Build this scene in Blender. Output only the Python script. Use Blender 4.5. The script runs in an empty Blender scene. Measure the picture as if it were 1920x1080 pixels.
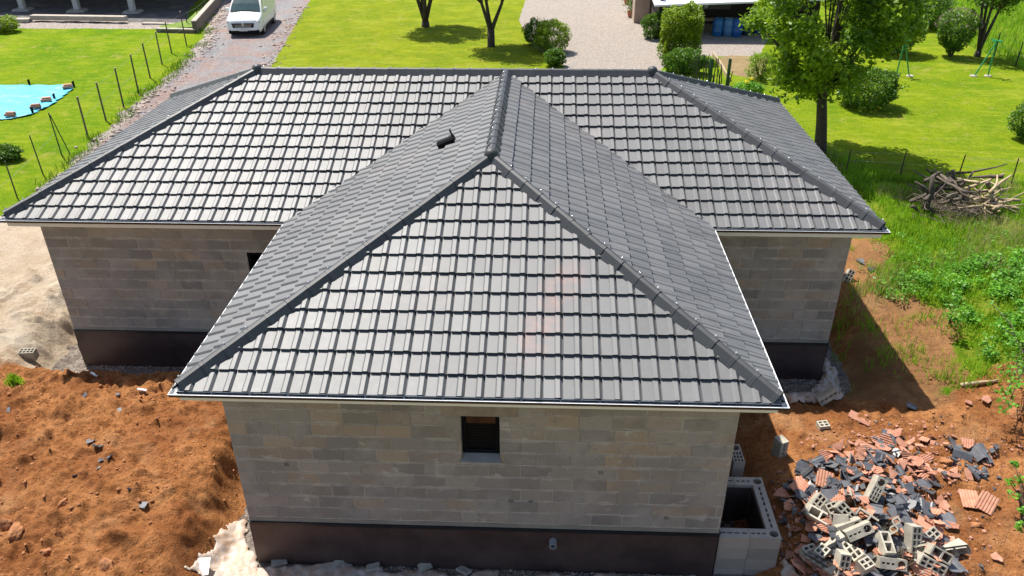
import bpy, bmesh, math, random
import numpy as np
from mathutils import Vector, Matrix

random.seed(11)
RNG = np.random.default_rng(11)
S = bpy.context.scene
COL = S.collection
R = math.radians

# ------------------------------------------------------------------ camera
CAM = np.array([0.91767, -8.9061, 9.90586])
YAW, PITCH, ROLL, FOC = -0.042835, 0.521096, -0.005262, 1494.058
FW = np.array([math.sin(YAW)*math.cos(PITCH), math.cos(YAW)*math.cos(PITCH), -math.sin(PITCH)])
_r = np.array([math.cos(YAW), -math.sin(YAW), 0.0]); _u = np.cross(_r, FW)
RT = math.cos(ROLL)*_r + math.sin(ROLL)*_u
UP = -math.sin(ROLL)*_r + math.cos(ROLL)*_u
cd = bpy.data.cameras.new('camera'); cam = bpy.data.objects.new('camera', cd); COL.objects.link(cam)
cam.matrix_world = Matrix(((RT[0], UP[0], -FW[0], CAM[0]), (RT[1], UP[1], -FW[1], CAM[1]),
                           (RT[2], UP[2], -FW[2], CAM[2]), (0, 0, 0, 1)))
cd.sensor_width = 36; cd.lens = FOC/1920*36; cd.clip_start = 0.1; cd.clip_end = 3000
S.camera = cam

# ------------------------------------------------------------------ light
SUN_DROP = Vector((0.36, -0.41, -1.0))
W = bpy.data.worlds.new('World'); S.world = W; W.use_nodes = True
bg = W.node_tree.nodes['Background']
sky = W.node_tree.nodes.new('ShaderNodeTexSky'); sky.sky_type = 'NISHITA'; sky.sun_disc = False
sky.sun_elevation = math.atan2(1, math.hypot(.36, .41)); sky.sun_rotation = math.atan2(-.36, .41)
sky.air_density = 1.0; sky.dust_density = 1.5
W.node_tree.links.new(sky.outputs[0], bg.inputs[0]); bg.inputs[1].default_value = 0.095
sd = bpy.data.lights.new('sun', 'SUN'); sun = bpy.data.objects.new('sun', sd); COL.objects.link(sun)
sd.energy = 4.6; sd.angle = R(0.5); sd.color = (1.0, 0.95, 0.87)
sun.rotation_euler = SUN_DROP.to_track_quat('-Z', 'Y').to_euler(); sun.location = (-20, 30, 60)
S.view_settings.view_transform = 'Standard'; S.view_settings.look = 'None'
S.view_settings.gamma = 1.0; S.view_settings.use_curve_mapping = False
S.view_settings.exposure = 0.85
S.cycles.max_bounces = 6; S.cycles.transparent_max_bounces = 6

# ------------------------------------------------------------------ numbers of the house
A_, HR, XL, XR, LY, OV, E = 4.278, 1.93095, 10.21757, 7.70258, 5.63341, 0.4318, 2.99972
SL = math.hypot(A_, HR); CS, SN = A_/SL, HR/SL
GND = -0.94

# ------------------------------------------------------------------ helpers
def px_ray(px, py):
    return FW + (px-960)/FOC*RT - (py-540)/FOC*UP
def at(px, py, z=-0.4):
    d = px_ray(px, py); t = (z-CAM[2])/d[2]; p = CAM+t*d
    return float(p[0]), float(p[1])
def proj(P):
    d = np.asarray(P, float)-CAM; w = d@FW
    return np.stack([960+FOC*(d@RT)/w, 540-FOC*(d@UP)/w], -1)

def _h(ix, iy, s):
    n = (ix.astype(np.int64)*374761393 + iy.astype(np.int64)*668265263 + s*974634721) & 0xFFFFFFFF
    n = ((n ^ (n >> 13))*1274126177) & 0xFFFFFFFF
    n = ((n ^ (n >> 15))*2246822519) & 0xFFFFFFFF
    return ((n ^ (n >> 16)) & 0xFFFFFF)/float(0xFFFFFF)
def vn(x, y, s=0):
    x = np.asarray(x, float); y = np.asarray(y, float)
    ix = np.floor(x); iy = np.floor(y); fx = x-ix; fy = y-iy
    fx = fx*fx*(3-2*fx); fy = fy*fy*(3-2*fy)
    a, b, c, d = _h(ix, iy, s), _h(ix+1, iy, s), _h(ix, iy+1, s), _h(ix+1, iy+1, s)
    return (a*(1-fx)+b*fx)*(1-fy)+(c*(1-fx)+d*fx)*fy
def fbm(x, y, s=0, o=4):
    t = 0; a = .5; n = 0
    for k in range(o):
        t = t+a*vn(x*2**k+17*k, y*2**k-9*k, s+k); n += a; a *= .5
    return t/n
def ss(a, b, x):
    t = np.clip((x-a)/(b-a), 0, 1); return t*t*(3-2*t)
def sdpoly(x, y, poly):          # signed distance, positive inside
    d = np.full(np.shape(x), 1e9); ins = np.zeros(np.shape(x), bool)
    n = len(poly)
    for i in range(n):
        x0, y0 = poly[i]; x1, y1 = poly[(i+1) % n]
        ex, ey = x1-x0, y1-y0
        t = np.clip(((x-x0)*ex+(y-y0)*ey)/(ex*ex+ey*ey+1e-12), 0, 1)
        d = np.minimum(d, np.hypot(x-x0-t*ex, y-y0-t*ey))
        c = ((y0 > y) != (y1 > y))
        xi = x0+(y-y0)/(ey if abs(ey) > 1e-12 else 1e-12)*ex
        ins ^= c & (x < xi)
    return np.where(ins, d, -d)

def new_mesh(name, verts, faces, smooth=False):
    me = bpy.data.meshes.new(name)
    if isinstance(faces, np.ndarray):
        verts = np.asarray(verts, np.float32); nf, k = faces.shape
        me.vertices.add(len(verts)); me.vertices.foreach_set('co', verts.ravel())
        me.loops.add(nf*k); me.loops.foreach_set('vertex_index', faces.astype(np.int32).ravel())
        me.polygons.add(nf); me.polygons.foreach_set('loop_start', np.arange(0, nf*k, k, dtype=np.int32))
        me.update(calc_edges=True)
    else:
        me.from_pydata([tuple(v) for v in verts], [], faces); me.update()
    if smooth:
        me.polygons.foreach_set('use_smooth', np.ones(len(me.polygons), bool))
    return me
def link(name, me, mat=None, parent=None, loc=None, rot=None):
    o = bpy.data.objects.new(name, me); COL.objects.link(o)
    if mat is not None and me is not None and not me.materials:
        for m in (mat if isinstance(mat, (list, tuple)) else [mat]): me.materials.append(m)
    if parent is not None: o.parent = parent
    if loc is not None: o.location = loc
    if rot is not None: o.rotation_euler = rot
    return o
def tag(o, label=None, cat=None, group=None, kind=None):
    if label: o['label'] = label
    if cat: o['category'] = cat
    if group: o['group'] = group
    if kind: o['kind'] = kind
    return o
def thing(name, label, cat, loc=(0, 0, 0), rz=0, group=None):
    o = bpy.data.objects.new(name, None); COL.objects.link(o); o.location = loc; o.rotation_euler = (0, 0, rz)
    o.empty_display_size = .2
    return tag(o, label, cat, group)
def dup(o, loc=None, rz=None, label=None, parent=None):
    c = o.copy(); COL.objects.link(c)
    if parent is not None: c.parent = parent
    if loc is not None: c.location = loc
    if rz is not None: c.rotation_euler = (0, 0, rz)
    if label: c['label'] = label
    for ch in o.children: dup(ch, parent=c)
    return c

class MB:
    def __init__(s): s.v = []; s.f = []; s.m = []
    def add(s, vs, fs, m=0):
        b = len(s.v); s.v += [tuple(v) for v in vs]; s.f += [tuple(i+b for i in f) for f in fs]; s.m += [m]*len(fs); return s
    def box(s, c, d, rot=None, m=0, taper=1.0):
        hx, hy, hz = d[0]/2, d[1]/2, d[2]/2; vs = []
        for sz in (-1, 1):
            k = taper if sz > 0 else 1
            for sx, sy in ((-1, -1), (1, -1), (1, 1), (-1, 1)):
                v = Vector((sx*hx*k, sy*hy*k, sz*hz))
                if rot is not None: v = rot @ v
                vs.append((v.x+c[0], v.y+c[1], v.z+c[2]))
        return s.add(vs, [(0, 3, 2, 1), (4, 5, 6, 7), (0, 1, 5, 4), (1, 2, 6, 5), (2, 3, 7, 6), (3, 0, 4, 7)], m)
    def tube(s, pts, rad, n=8, m=0, cap=True):
        pts = [Vector(p) for p in pts]
        if not isinstance(rad, (list, tuple)): rad = [rad]*len(pts)
        rings = []; ref = None
        for i, p in enumerate(pts):
            t = (pts[min(i+1, len(pts)-1)]-pts[max(i-1, 0)]).normalized()
            if ref is None: ref = Vector((1, 0, 0)) if abs(t.x) < .8 else Vector((0, 1, 0))
            x = (ref-t*ref.dot(t)).normalized(); y = t.cross(x); ref = x
            rings.append([p+(x*math.cos(k/n*2*math.pi)+y*math.sin(k/n*2*math.pi))*rad[i] for k in range(n)])
        vs = [v for r in rings for v in r]; fs = []
        for i in range(len(pts)-1):
            for k in range(n):
                k2 = (k+1) % n; fs.append((i*n+k, i*n+k2, (i+1)*n+k2, (i+1)*n+k))
        if cap: fs += [tuple(range(n-1, -1, -1)), tuple((len(pts)-1)*n+k for k in range(n))]
        return s.add(vs, fs, m)
    def lathe(s, prof, n=20, c=(0, 0, 0), m=0):
        vs = []; fs = []
        for r, z in prof:
            for k in range(n):
                a = k/n*2*math.pi; vs.append((c[0]+r*math.cos(a), c[1]+r*math.sin(a), c[2]+z))
        for i in range(len(prof)-1):
            for k in range(n):
                k2 = (k+1) % n; fs.append((i*n+k, i*n+k2, (i+1)*n+k2, (i+1)*n+k))
        return s.add(vs, fs, m)
    def prism(s, poly, y0, y1, m=0):      # poly in x,z, extruded along y
        n = len(poly); vs = [(p[0], y0, p[1]) for p in poly]+[(p[0], y1, p[1]) for p in poly]
        fs = [tuple(range(n)), tuple(range(2*n-1, n-1, -1))]
        fs += [(i, i+n, (i+1) % n+n, (i+1) % n) for i in range(n)]
        return s.add(vs, fs, m)
    def mesh(s, name, smooth=False):
        me = bpy.data.meshes.new(name); me.from_pydata(s.v, [], s.f); me.update()
        bm = bmesh.new(); bm.from_mesh(me); bmesh.ops.recalc_face_normals(bm, faces=bm.faces); bm.to_mesh(me); bm.free()
        for p, m in zip(me.polygons, s.m): p.material_index = m; p.use_smooth = smooth
        return me
    def build(s, name, mat, parent=None, loc=None, rot=None, smooth=False, bevel=0):
        o = link(name, s.mesh(name, smooth), mat, parent, loc, rot)
        if bevel:
            b = o.modifiers.new('bevel', 'BEVEL'); b.width = bevel; b.segments = 2; b.limit_method = 'ANGLE'
        return o

# ------------------------------------------------------------------ materials
class NT:
    def __init__(s, name):
        s.mat = bpy.data.materials.new(name); s.mat.use_nodes = True; s.t = s.mat.node_tree
        s.b = s.t.nodes['Principled BSDF']; s.out = s.t.nodes['Material Output']
    def n(s, typ, **kw):
        nd = s.t.nodes.new('ShaderNode'+typ)
        for k, v in kw.items(): setattr(nd, k, v)
        return nd
    def put(s, sock, v):
        if hasattr(v, 'is_linked') or isinstance(v, bpy.types.NodeSocket): s.t.links.new(v, sock)
        else: sock.default_value = v
    def noise(s, vec, scale, detail=4, rough=.6, w=None):
        nd = s.n('TexNoise'); nd.inputs['Scale'].default_value = scale; nd.inputs['Detail'].default_value = detail
        nd.inputs['Roughness'].default_value = rough
        if vec is not None: s.t.links.new(vec, nd.inputs['Vector'])
        return nd.outputs['Fac']
    def mix(s, f, a, b, mode='MIX'):
        nd = s.n('Mix', data_type='RGBA', blend_type=mode)
        s.put(nd.inputs[0], f)
        for i, v in ((6, a), (7, b)):
            if isinstance(v, tuple) and len(v) == 3: v = v+(1,)
            s.put(nd.inputs[i], v)
        return nd.outputs[2]
    def math(s, op, a, b=0.0, c=0.0, clamp=False):
        nd = s.n('Math', operation=op, use_clamp=clamp); s.put(nd.inputs[0], a); s.put(nd.inputs[1], b); s.put(nd.inputs[2], c)
        return nd.outputs[0]
    def ramp(s, f, lo, hi, a=0.0, b=1.0, smooth=True):
        nd = s.n('MapRange'); nd.interpolation_type = 'SMOOTHSTEP' if smooth else 'LINEAR'
        s.put(nd.inputs[0], f); nd.inputs[1].default_value = lo; nd.inputs[2].default_value = hi
        nd.inputs[3].default_value = a; nd.inputs[4].default_value = b
        return nd.outputs[0]
    def attr(s, name):
        nd = s.n('Attribute', attribute_name=name); return nd.outputs['Fac']
    def pos(s): return s.n('NewGeometry').outputs['Position']
    def obj(s): return s.n('TexCoord').outputs['Object']
    def rnd(s): return s.n('ObjectInfo').outputs['Random']
    def bump(s, h, strength=.4, dist=.02):
        nd = s.n('Bump'); nd.inputs['Strength'].default_value = strength; nd.inputs['Distance'].default_value = dist
        s.t.links.new(h, nd.inputs['Height']); s.t.links.new(nd.outputs[0], s.b.inputs['Normal'])
    def fin(s, col=None, rough=None, metal=None, spec=None):
        if col is not None: s.put(s.b.inputs['Base Color'], col+(1,) if isinstance(col, tuple) and len(col) == 3 else col)
        if rough is not None: s.put(s.b.inputs['Roughness'], rough)
        if metal is not None: s.put(s.b.inputs['Metallic'], metal)
        if spec is not None: s.b.inputs['Specular IOR Level'].default_value = spec
        return s.mat

def M(name, col, rough=.7, var=.25, scale=6, metal=0, spec=.5, bump=0, col2=None, world=False, objvar=0.0):
    t = NT(name); p = t.pos() if world else t.obj()
    f = t.ramp(t.noise(p, scale, 5, .65), .3, .7)
    c2 = col2 if col2 else tuple(c*(1-var) for c in col)
    c = t.mix(f, col, c2)
    if objvar:
        k = t.math('MULTIPLY_ADD', t.rnd(), 2*objvar, 1-objvar)
        cc = t.n('CombineColor'); [t.put(cc.inputs[i], k) for i in range(3)]
        c = t.mix(1.0, c, cc.outputs[0], 'MULTIPLY')
    if bump: t.bump(t.noise(p, scale*6, 4), bump, .01)
    return t.fin(c, rough, metal, spec)

def tint_of(t):          # piece tint: object random for single pieces, attribute for joined ones
    return t.math('ADD', t.math('MULTIPLY', t.rnd(), t.math('SUBTRACT', 1.0, t.attr('joined'))), t.attr('tint'))

def mat_tile():
    t = NT('roof tile slate grey'); p = t.pos(); r = tint_of(t)
    n1 = t.noise(p, .55, 4); n2 = t.noise(p, 9, 5, .7)
    c = t.mix(r, (.076, .078, .080), (.112, .114, .116))
    c = t.mix(t.math('MULTIPLY', t.ramp(n2, .45, .8), .35), c, (.165, .163, .16))
    dust = t.math('MULTIPLY', t.ramp(n1, .50, .72), t.ramp(t.noise(p, 3.1, 4), .35, .7))
    c = t.mix(t.math('MULTIPLY', dust, .38), c, (.235, .20, .175))
    # smear of red brick dust on the front slope
    sx = t.n('SeparateXYZ'); t.t.links.new(p, sx.inputs[0])
    d1 = t.math('ABSOLUTE', t.math('SUBTRACT', t.math('SUBTRACT', sx.outputs[0], .95), t.math('MULTIPLY', t.math('SUBTRACT', sx.outputs[1], 1.1), .42)))
    d2 = t.math('ABSOLUTE', t.math('SUBTRACT', sx.outputs[1], 1.35))
    sm = t.math('MULTIPLY', t.ramp(d1, .10, .42, 1, 0), t.ramp(d2, .35, 1.1, 1, 0))
    sm = t.math('MULTIPLY', sm, t.ramp(t.noise(p, 4.5, 4), .35, .65))
    c = t.mix(t.math('MULTIPLY', sm, .22), c, (.42, .15, .11))
    t.bump(t.noise(p, 60, 3), .08, .003)
    rough = t.math('MULTIPLY_ADD', n2, .12, .52)
    return t.fin(c, rough, 0, .8)

def mat_block():
    t = NT('concrete block'); p = t.pos(); r = tint_of(t)
    cr = t.n('ValToRGB'); e = cr.color_ramp.elements
    e[0].position = 0; e[0].color = (.175, .158, .138, 1); e[1].position = 1; e[1].color = (.35, .315, .262, 1)
    for q, c in ((.2, (.25, .23, .204, 1)), (.42, (.315, .283, .236, 1)), (.62, (.205, .187, .164, 1)), (.86, (.40, .30, .195, 1)), (.94, (.285, .258, .22, 1))):
        x = e.new(q); x.color = c
    t.put(cr.inputs[0], r)
    c = cr.outputs[0]
    c = t.mix(t.math('MULTIPLY', t.ramp(t.noise(p, 1.3, 4), .42, .62), .5), c, (.40, .365, .325))
    c = t.mix(t.math('MULTIPLY', t.ramp(t.noise(p, .8, 3), .5, .62), .4), c, (.18, .165, .15))
    c = t.mix(t.math('MULTIPLY', t.ramp(t.noise(p, 2.7, 5, .7), .52, .72), .55), c, (.165, .155, .14))
    c = t.mix(t.math('MULTIPLY', t.ramp(t.noise(p, 3.3, 3, .5), .66, .74), .55), c, (.55, .52, .47))
    sz = t.n('SeparateXYZ'); t.t.links.new(p, sz.inputs[0])
    fz = t.math('FRACT', t.math('DIVIDE', t.math('SUBTRACT', sz.outputs[2], .12), .25))
    ed = t.math('ABSOLUTE', t.math('SUBTRACT', fz, .5))
    sm = t.math('MULTIPLY', t.ramp(t.math('ADD', ed, t.math('MULTIPLY_ADD', t.noise(p, 3.4, 5, .7), .62, -.31)), .37, .5), .62)
    c = t.mix(sm, c, (.52, .47, .40))
    c = t.mix(.07, c, (.9, .86, .78))
    c = t.mix(t.math('MULTIPLY', t.ramp(t.noise(p, 55, 3), .35, .7), .25), c, (.17, .15, .13))
    t.bump(t.noise(p, 70, 4), .35, .006)
    return t.fin(c, .92, 0, .2)

def mat_leaf(name, lit, dark, trans=.35, rough=.45):
    t = NT(name); r = t.attr('tint'); p = t.pos()
    c = t.mix(r, dark, lit)
    c = t.mix(t.math('MULTIPLY', t.ramp(t.noise(p, .8, 3), .4, .7), .35), c, tuple(min(1, q*1.5) for q in lit))
    t.fin(c, rough, 0, .35)
    tr = t.n('BsdfTranslucent'); t.put(tr.inputs[0], t.mix(.5, c, tuple(q*1.3 for q in lit)))
    mx = t.n('MixShader'); mx.inputs[0].default_value = trans
    t.t.links.new(t.b.outputs[0], mx.inputs[1]); t.t.links.new(tr.outputs[0], mx.inputs[2]); t.t.links.new(mx.outputs[0], t.out.inputs[0])
    return t.mat

def mat_ground():
    t = NT('ground'); p = t.pos()
    nb = t.noise(p, 1.6, 6, .7); nf = t.noise(p, 14, 5, .7); nl = t.noise(p, .22, 4); nm = t.noise(p, .75, 5, .65)
    edge = t.math('MULTIPLY_ADD', t.math('ADD', t.math('MULTIPLY', nb, .6), t.math('MULTIPLY', nf, .4)), .7, -.35)
    def k(name): return t.ramp(t.math('ADD', t.attr(name), edge), .42, .58)
    # lawn: green with drier yellow patches
    g = t.mix(t.ramp(nl, .35, .65), (.112, .222, .008), (.185, .275, .010))
    g = t.mix(t.math('MULTIPLY', t.attr('z_dry'), t.ramp(nb, .2, .6, .6, 1)), g, t.mix(t.ramp(nm, .35, .65), (.185, .240, .012), (.255, .255, .020)))
    g = t.mix(t.math('MULTIPLY', t.ramp(nm, .42, .7), .55), g, (.275, .340, .006))
    g = t.mix(t.math('MULTIPLY', t.ramp(nb, .5, .72), .5), g, (.105, .235, .003))
    g = t.mix(t.math('MULTIPLY', t.ramp(nf, .42, .66), .5), g, (.08, .175, .003))
    g = t.mix(t.math('MULTIPLY', t.ramp(t.noise(p, 4.2, 4, .7), .5, .66), .4), g, (.30, .36, .02))
    g = t.mix(t.math('MULTIPLY', t.ramp(t.noise(p, 1.1, 6, .75), .56, .68), .65), g, (.36, .30, .09))
    g = t.mix(t.math('MULTIPLY', t.ramp(t.noise(p, .42, 6, .75), .50, .64), .55), g, (.30, .33, .03))
    mp = t.n('Mapping'); mp.inputs['Scale'].default_value = (.35, 1.7, 1); mp.inputs['Rotation'].default_value = (0, 0, .6); t.t.links.new(p, mp.inputs['Vector'])
    g = t.mix(t.math('MULTIPLY', t.ramp(t.noise(mp.outputs[0], 1.5, 5, .7), .52, .66), .5), g, (.32, .37, .03))
    g = t.mix(t.math('MULTIPLY', t.ramp(t.noise(mp.outputs[0], 2.6, 5, .7), .54, .68), .45), g, (.075, .185, .004))
    # rougher grass of the bank and field
    fld = t.mix(t.ramp(nb, .35, .65), (.10, .21, .006), (.25, .28, .03))
    fld = t.mix(t.math('MULTIPLY', t.ramp(nf, .4, .65), .6), fld, (.04, .09, .006))
    c = t.mix(k('z_bank'), g, fld)
    # soil: orange clay
    so = t.mix(t.ramp(nb, .35, .65), (.50, .225, .088), (.33, .135, .048))
    so = t.mix(t.math('MULTIPLY', t.ramp(t.noise(p, .5, 5, .65), .45, .6), .6), so, (.25, .088, .032))
    so = t.mix(t.math('MULTIPLY', t.ramp(nf, .5, .62), .6), so, (.13, .052, .022))
    so = t.mix(t.math('MULTIPLY', t.ramp(nm, .52, .72), .45), so, (.52, .30, .15))
    so = t.mix(t.math('MULTIPLY', t.ramp(t.noise(p, 28, 3), .68, .78), .35), so, (.5, .38, .26))
    so = t.mix(t.math('MULTIPLY', t.ramp(t.attr('z_bank'), .3, .8), .5), so, t.mix(nf, (.17, .105, .05), (.34, .22, .11)))
    c = t.mix(k('z_soil'), c, so)
    sa = t.mix(t.ramp(nb, .3, .7), (.60, .50, .38), (.48, .37, .26))
    sa = t.mix(t.math('MULTIPLY', t.ramp(nf, .45, .7), .4), sa, (.30, .21, .13))
    sa = t.mix(t.math('MULTIPLY', t.ramp(nm, .55, .7), .5), sa, (.62, .55, .45))
    c = t.mix(k('z_sand'), c, sa)
    st = t.n('TexVoronoi'); st.inputs['Scale'].default_value = 16; t.t.links.new(p, st.inputs['Vector'])
    sr = t.n('SeparateColor'); t.t.links.new(st.outputs['Color'], sr.inputs[0])
    dr = t.mix(t.ramp(nm, .38, .62), (.27, .265, .27), (.31, .225, .20))
    dr = t.mix(t.math('MULTIPLY', t.ramp(t.noise(p, .5, 3), .5, .68), .6), dr, (.20, .205, .22))
    dr = t.mix(t.math('MULTIPLY', t.ramp(sr.outputs[0], .82, .9), .6), dr, (.48, .42, .38))
    c = t.mix(k('z_drive'), c, dr)
    stn = t.mix(sr.outputs[0], (.25, .205, .18), (.52, .46, .41))
    c = t.mix(k('z_stone'), c, stn)
    gr = t.mix(sr.outputs[1], (.30, .255, .215), (.47, .41, .355))
    gr = t.mix(t.math('MULTIPLY', t.ramp(nm, .4, .7), .45), gr, (.36, .33, .30))
    c = t.mix(k('z_yard'), c, gr)
    gv = t.mix(sr.outputs[0], (.16, .13, .11), (.36, .31, .26))
    c = t.mix(k('z_chip'), c, gv)
    pv = t.mix(t.ramp(nb, .3, .7), (.20, .19, .19), (.125, .115, .11))
    pv = t.mix(t.math('MULTIPLY', t.ramp(t.noise(p, .5, 4), .52, .7), .5), pv, (.33, .30, .27))
    c = t.mix(k('z_pave'), c, pv)
    gk = t.mix(t.ramp(nb, .3, .7), (.36, .27, .14), (.26, .19, .10))
    c = t.mix(k('z_bed'), c, gk)
    hh = t.math('ADD', t.math('MULTIPLY', nf, 1.0), t.math('MULTIPLY', t.noise(p, 45, 4, .7), .55))
    t.bump(hh, 1.0, .09)
    return t.fin(c, .95, 0, .04)

MAT = dict(
    tile=mat_tile(), block=mat_block(), ground=mat_ground(),
    ridge=M('ridge tile anthracite', (.046, .048, .052), .55, .2, 5, objvar=.12),
    deck=M('roof underlay', (.02, .02, .022), .8),
    mortar=M('mortar', (.50, .455, .395), .95, .5, 2.2, world=True, bump=.3),
    slab=M('slab edge concrete', (.285, .27, .225), .9, .25, 2, world=True, bump=.3),
    membrane=M('brown foundation membrane', (.042, .026, .024), .5, .35, 1.6, world=True, bump=.25, col2=(.078, .050, .043)),
    trim=M('dark trim', (.018, .022, .026), .4, .3, 4),
    gutter=M('anthracite gutter', (.022, .024, .027), .28, .1, 3),
    zinc=M('sun-glint gutter lining', (.82, .84, .86), .35, .12, 8, metal=.1),  # near-white colour stands in for the sun glint along the gutters
    fascia=M('cream fascia board', (.88, .84, .76), .5, .05, 2),
    glass=M('dark window glass', (.008, .010, .012), .06, 0, 1),
    frame=M('anthracite window frame', (.010, .011, .013), .6, .1, 3, spec=.05),
    sill=M('concrete sill', (.38, .36, .32), .8, .2, 5, bump=.2),
    pvc=M('grey plastic pipe', (.30, .31, .31), .4, .1, 3),
    screw=M('zinc screw cap', (.85, .86, .88), .22, 0, 3, metal=.6),
    black=M('black rubber', (.012, .012, .013), .6, .2, 4),
    rblock=M('hollow concrete block', (.42, .385, .31), .9, .35, 5, bump=.35, objvar=.18),
    terra=M('terracotta tile', (.37, .150, .088), .8, .3, 7, objvar=.3, col2=(.45, .23, .15)),
    slate=M('grey tile shard', (.105, .108, .118), .42, .3, 6, objvar=.25),
    plastic=M('crumpled plastic sheet', (.47, .41, .36), .5, .2, 5, bump=.9, col2=(.40, .27, .18), world=True),
    wood=M('weathered wood', (.13, .10, .075), .85, .4, 9, objvar=.3, bump=.3),
    palewood=M('pale stripped wood', (.42, .32, .19), .8, .35, 9, objvar=.25, bump=.3),
    darkwood=M('dark bark', (.075, .058, .042), .9, .5, 6, bump=.5, objvar=.2),
    bark=M('tree bark', (.085, .064, .045), .95, .5, 7, bump=.7),
    greenpost=M('green metal post', (.015, .06, .03), .5, .2, 6),
    brightgreen=M('bright green metal', (.03, .30, .10), .45, .2, 6),
    white=M('white van paint', (.80, .80, .80), .22, .03, 2),
    vanblack=M('black van trim', (.007, .007, .008), .6, .1, 4, spec=.1),
    vanglass=M('van glass', (.05, .085, .09), .08, .2, 3),
    chrome=M('bright metal', (.75, .76, .78), .2, .05, 3, metal=.9),
    lamp=M('headlight lens', (.62, .64, .66), .1, .2, 9),
    plate=M('number plate', (.68, .68, .66), .5, .1, 5),
    tarp=M('cyan pool tarp', (.035, .34, .48), .5, .2, 1.5, col2=(.07, .43, .57), bump=.5),
    brick=M('brick weight', (.46, .24, .16), .85, .3, 9, objvar=.2),
    pale=M('painted pillar', (.58, .55, .50), .7, .15, 3),
    concrete=M('concrete', (.42, .37, .31), .9, .25, 3, bump=.3, world=True),
    wallside=M('shade-darkened wall side', (.17, .135, .11), .9, .4, 4, bump=.4, world=True),  # side colour darkened to carry the shade on the driveway face
    sheet=M('white roof sheet', (.80, .80, .80), .4, .06, 2),
    brownwall=M('dark brown boards', (.045, .03, .024), .8, .3, 3),
    beigewall=M('beige render', (.42, .31, .24), .9, .2, 3),
    blue=M('blue plastic barrel', (.02, .17, .46), .35, .2, 3, objvar=.2),
    navy=M('dark blue plastic bin', (.02, .045, .10), .4, .2, 3),
    pot=M('terracotta pot', (.48, .17, .09), .8, .2, 5),
    stone=M('loose stone', (.46, .37, .31), .9, .4, 4, bump=.4, col2=(.30, .22, .19)),
    clod=M('clay clod', (.38, .16, .062), .95, .4, 6, bump=.6, world=True),
    ink=M('stencil ink', (.09, .085, .08), .9, .3, 30),
    leaf_tree=mat_leaf('tree leaf', (.26, .38, .018), (.045, .13, .010), .45),
    leaf_dark=mat_leaf('dark bush leaf', (.12, .235, .012), (.025, .075, .006), .32),
    leaf_lime=mat_leaf('lime bush leaf', (.27, .37, .010), (.05, .13, .006), .28),
    leaf_weed=mat_leaf('weed leaf', (.17, .40, .03), (.05, .16, .012), .42),
    leaf_lilac=mat_leaf('lilac flower', (.30, .19, .20), (.16, .13, .09), .3),
    leaf_dry=mat_leaf('dry grass', (.42, .36, .16), (.22, .24, .05), .35, .7),
    blade=mat_leaf('grass blade', (.26, .44, .022), (.09, .21, .008), .45, .5),
    yellow=mat_leaf('yellow flower', (.75, .62, .02), (.6, .5, .01), .3),
    lampw=M('white globe', (.8, .8, .78), .3, .02, 2),
    grey=M('grey board', (.16, .155, .15), .7, .2, 4),
)

# ------------------------------------------------------------------ terrain
P = lambda pts, z=-.4: [at(a, b, z) for a, b in pts]
RECT_F = (-A_+OV, A_-OV, OV, LY+2); RECT_B = (-XL+OV, XR-OV, LY+OV, LY+2*A_-OV)
def house_d(x, y):
    def rd(r):
        dx = np.maximum(np.maximum(r[0]-x, x-r[1]), 0); dy = np.maximum(np.maximum(r[2]-y, y-r[3]), 0)
        return np.hypot(dx, dy)
    return np.minimum(rd(RECT_F), rd(RECT_B))
Z_DRIVE = [(-15.2, 14), (-16.1, 18.5), (-17.2, 28), (-18.2, 35.5), (-19.3, 39.5), (-20.9, 45), (-23.5, 54), (-17, 58), (-15.7, 49), (-12.9, 30.5), (-11.2, 18), (-11, 14)]
Z_YARD = P([(972, -60), (985, 0), (972, 40), (1000, 85), (1057, 125), (1062, 150), (1062, 200), (1235, 200), (1238, 132), (1262, 104), (1425, 104), (1445, 60), (1445, -20), (1260, -60)])
Z_SAND = [(-15.6, 13.5), (-15.3, 4.7), (-12.5, 4.6), (-10.4, 5.0), (-9.4, 5.2), (-9.4, 16), (-15.6, 17)]
Z_PAVE = P([(-300, -80), (-300, 36), (62, 36), (240, 40), (350, 44), (352, 20), (402, -30), (420, -80)])
Z_STRIP = P([(-300, 36), (-300, 53), (60, 53), (300, 54), (340, 44), (240, 40), (62, 36)])
Z_BANK = P([(1500, 290), (1500, 330), (1590, 400), (1590, 760), (1760, 780), (1800, 725), (1860, 690), (2100, 700), (2100, 350), (1700, 335), (1600, 310), (1560, 285)])
Z_FIELD = P([(1690, 20), (1740, 55), (1800, 78), (1860, 105), (1960, 150), (2300, 260), (2300, -60), (1640, -60)])
Z_BED = P([(1340, 108), (1372, 140), (1430, 150), (1440, 106), (1370, 103)])
Z_SOILR = P([(1590, 448), (1655, 455), (1690, 475), (1680, 492), (1640, 515), (1600, 560), (1640, 640), (1700, 690), (1740, 740), (1800, 725), (1860, 690), (1960, 690), (2200, 700), (2300, 1300), (1200, 1300), (1340, 1100), (1340, 560), (1560, 540)])
Z_SOILL = [(-16, -7), (-18, 4.9), (-12.5, 4.7), (-10.4, 5.0), (-9.4, 5.4), (-9, 6.3), (-3.5, 6.3), (-3.5, .6), (5, .6), (12, -2), (16, -7)]
Z_BARE = P([(1575, 470), (1650, 520), (1720, 560), (1785, 590), (1800, 640), (1800, 710), (1740, 760), (1590, 790)])

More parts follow.
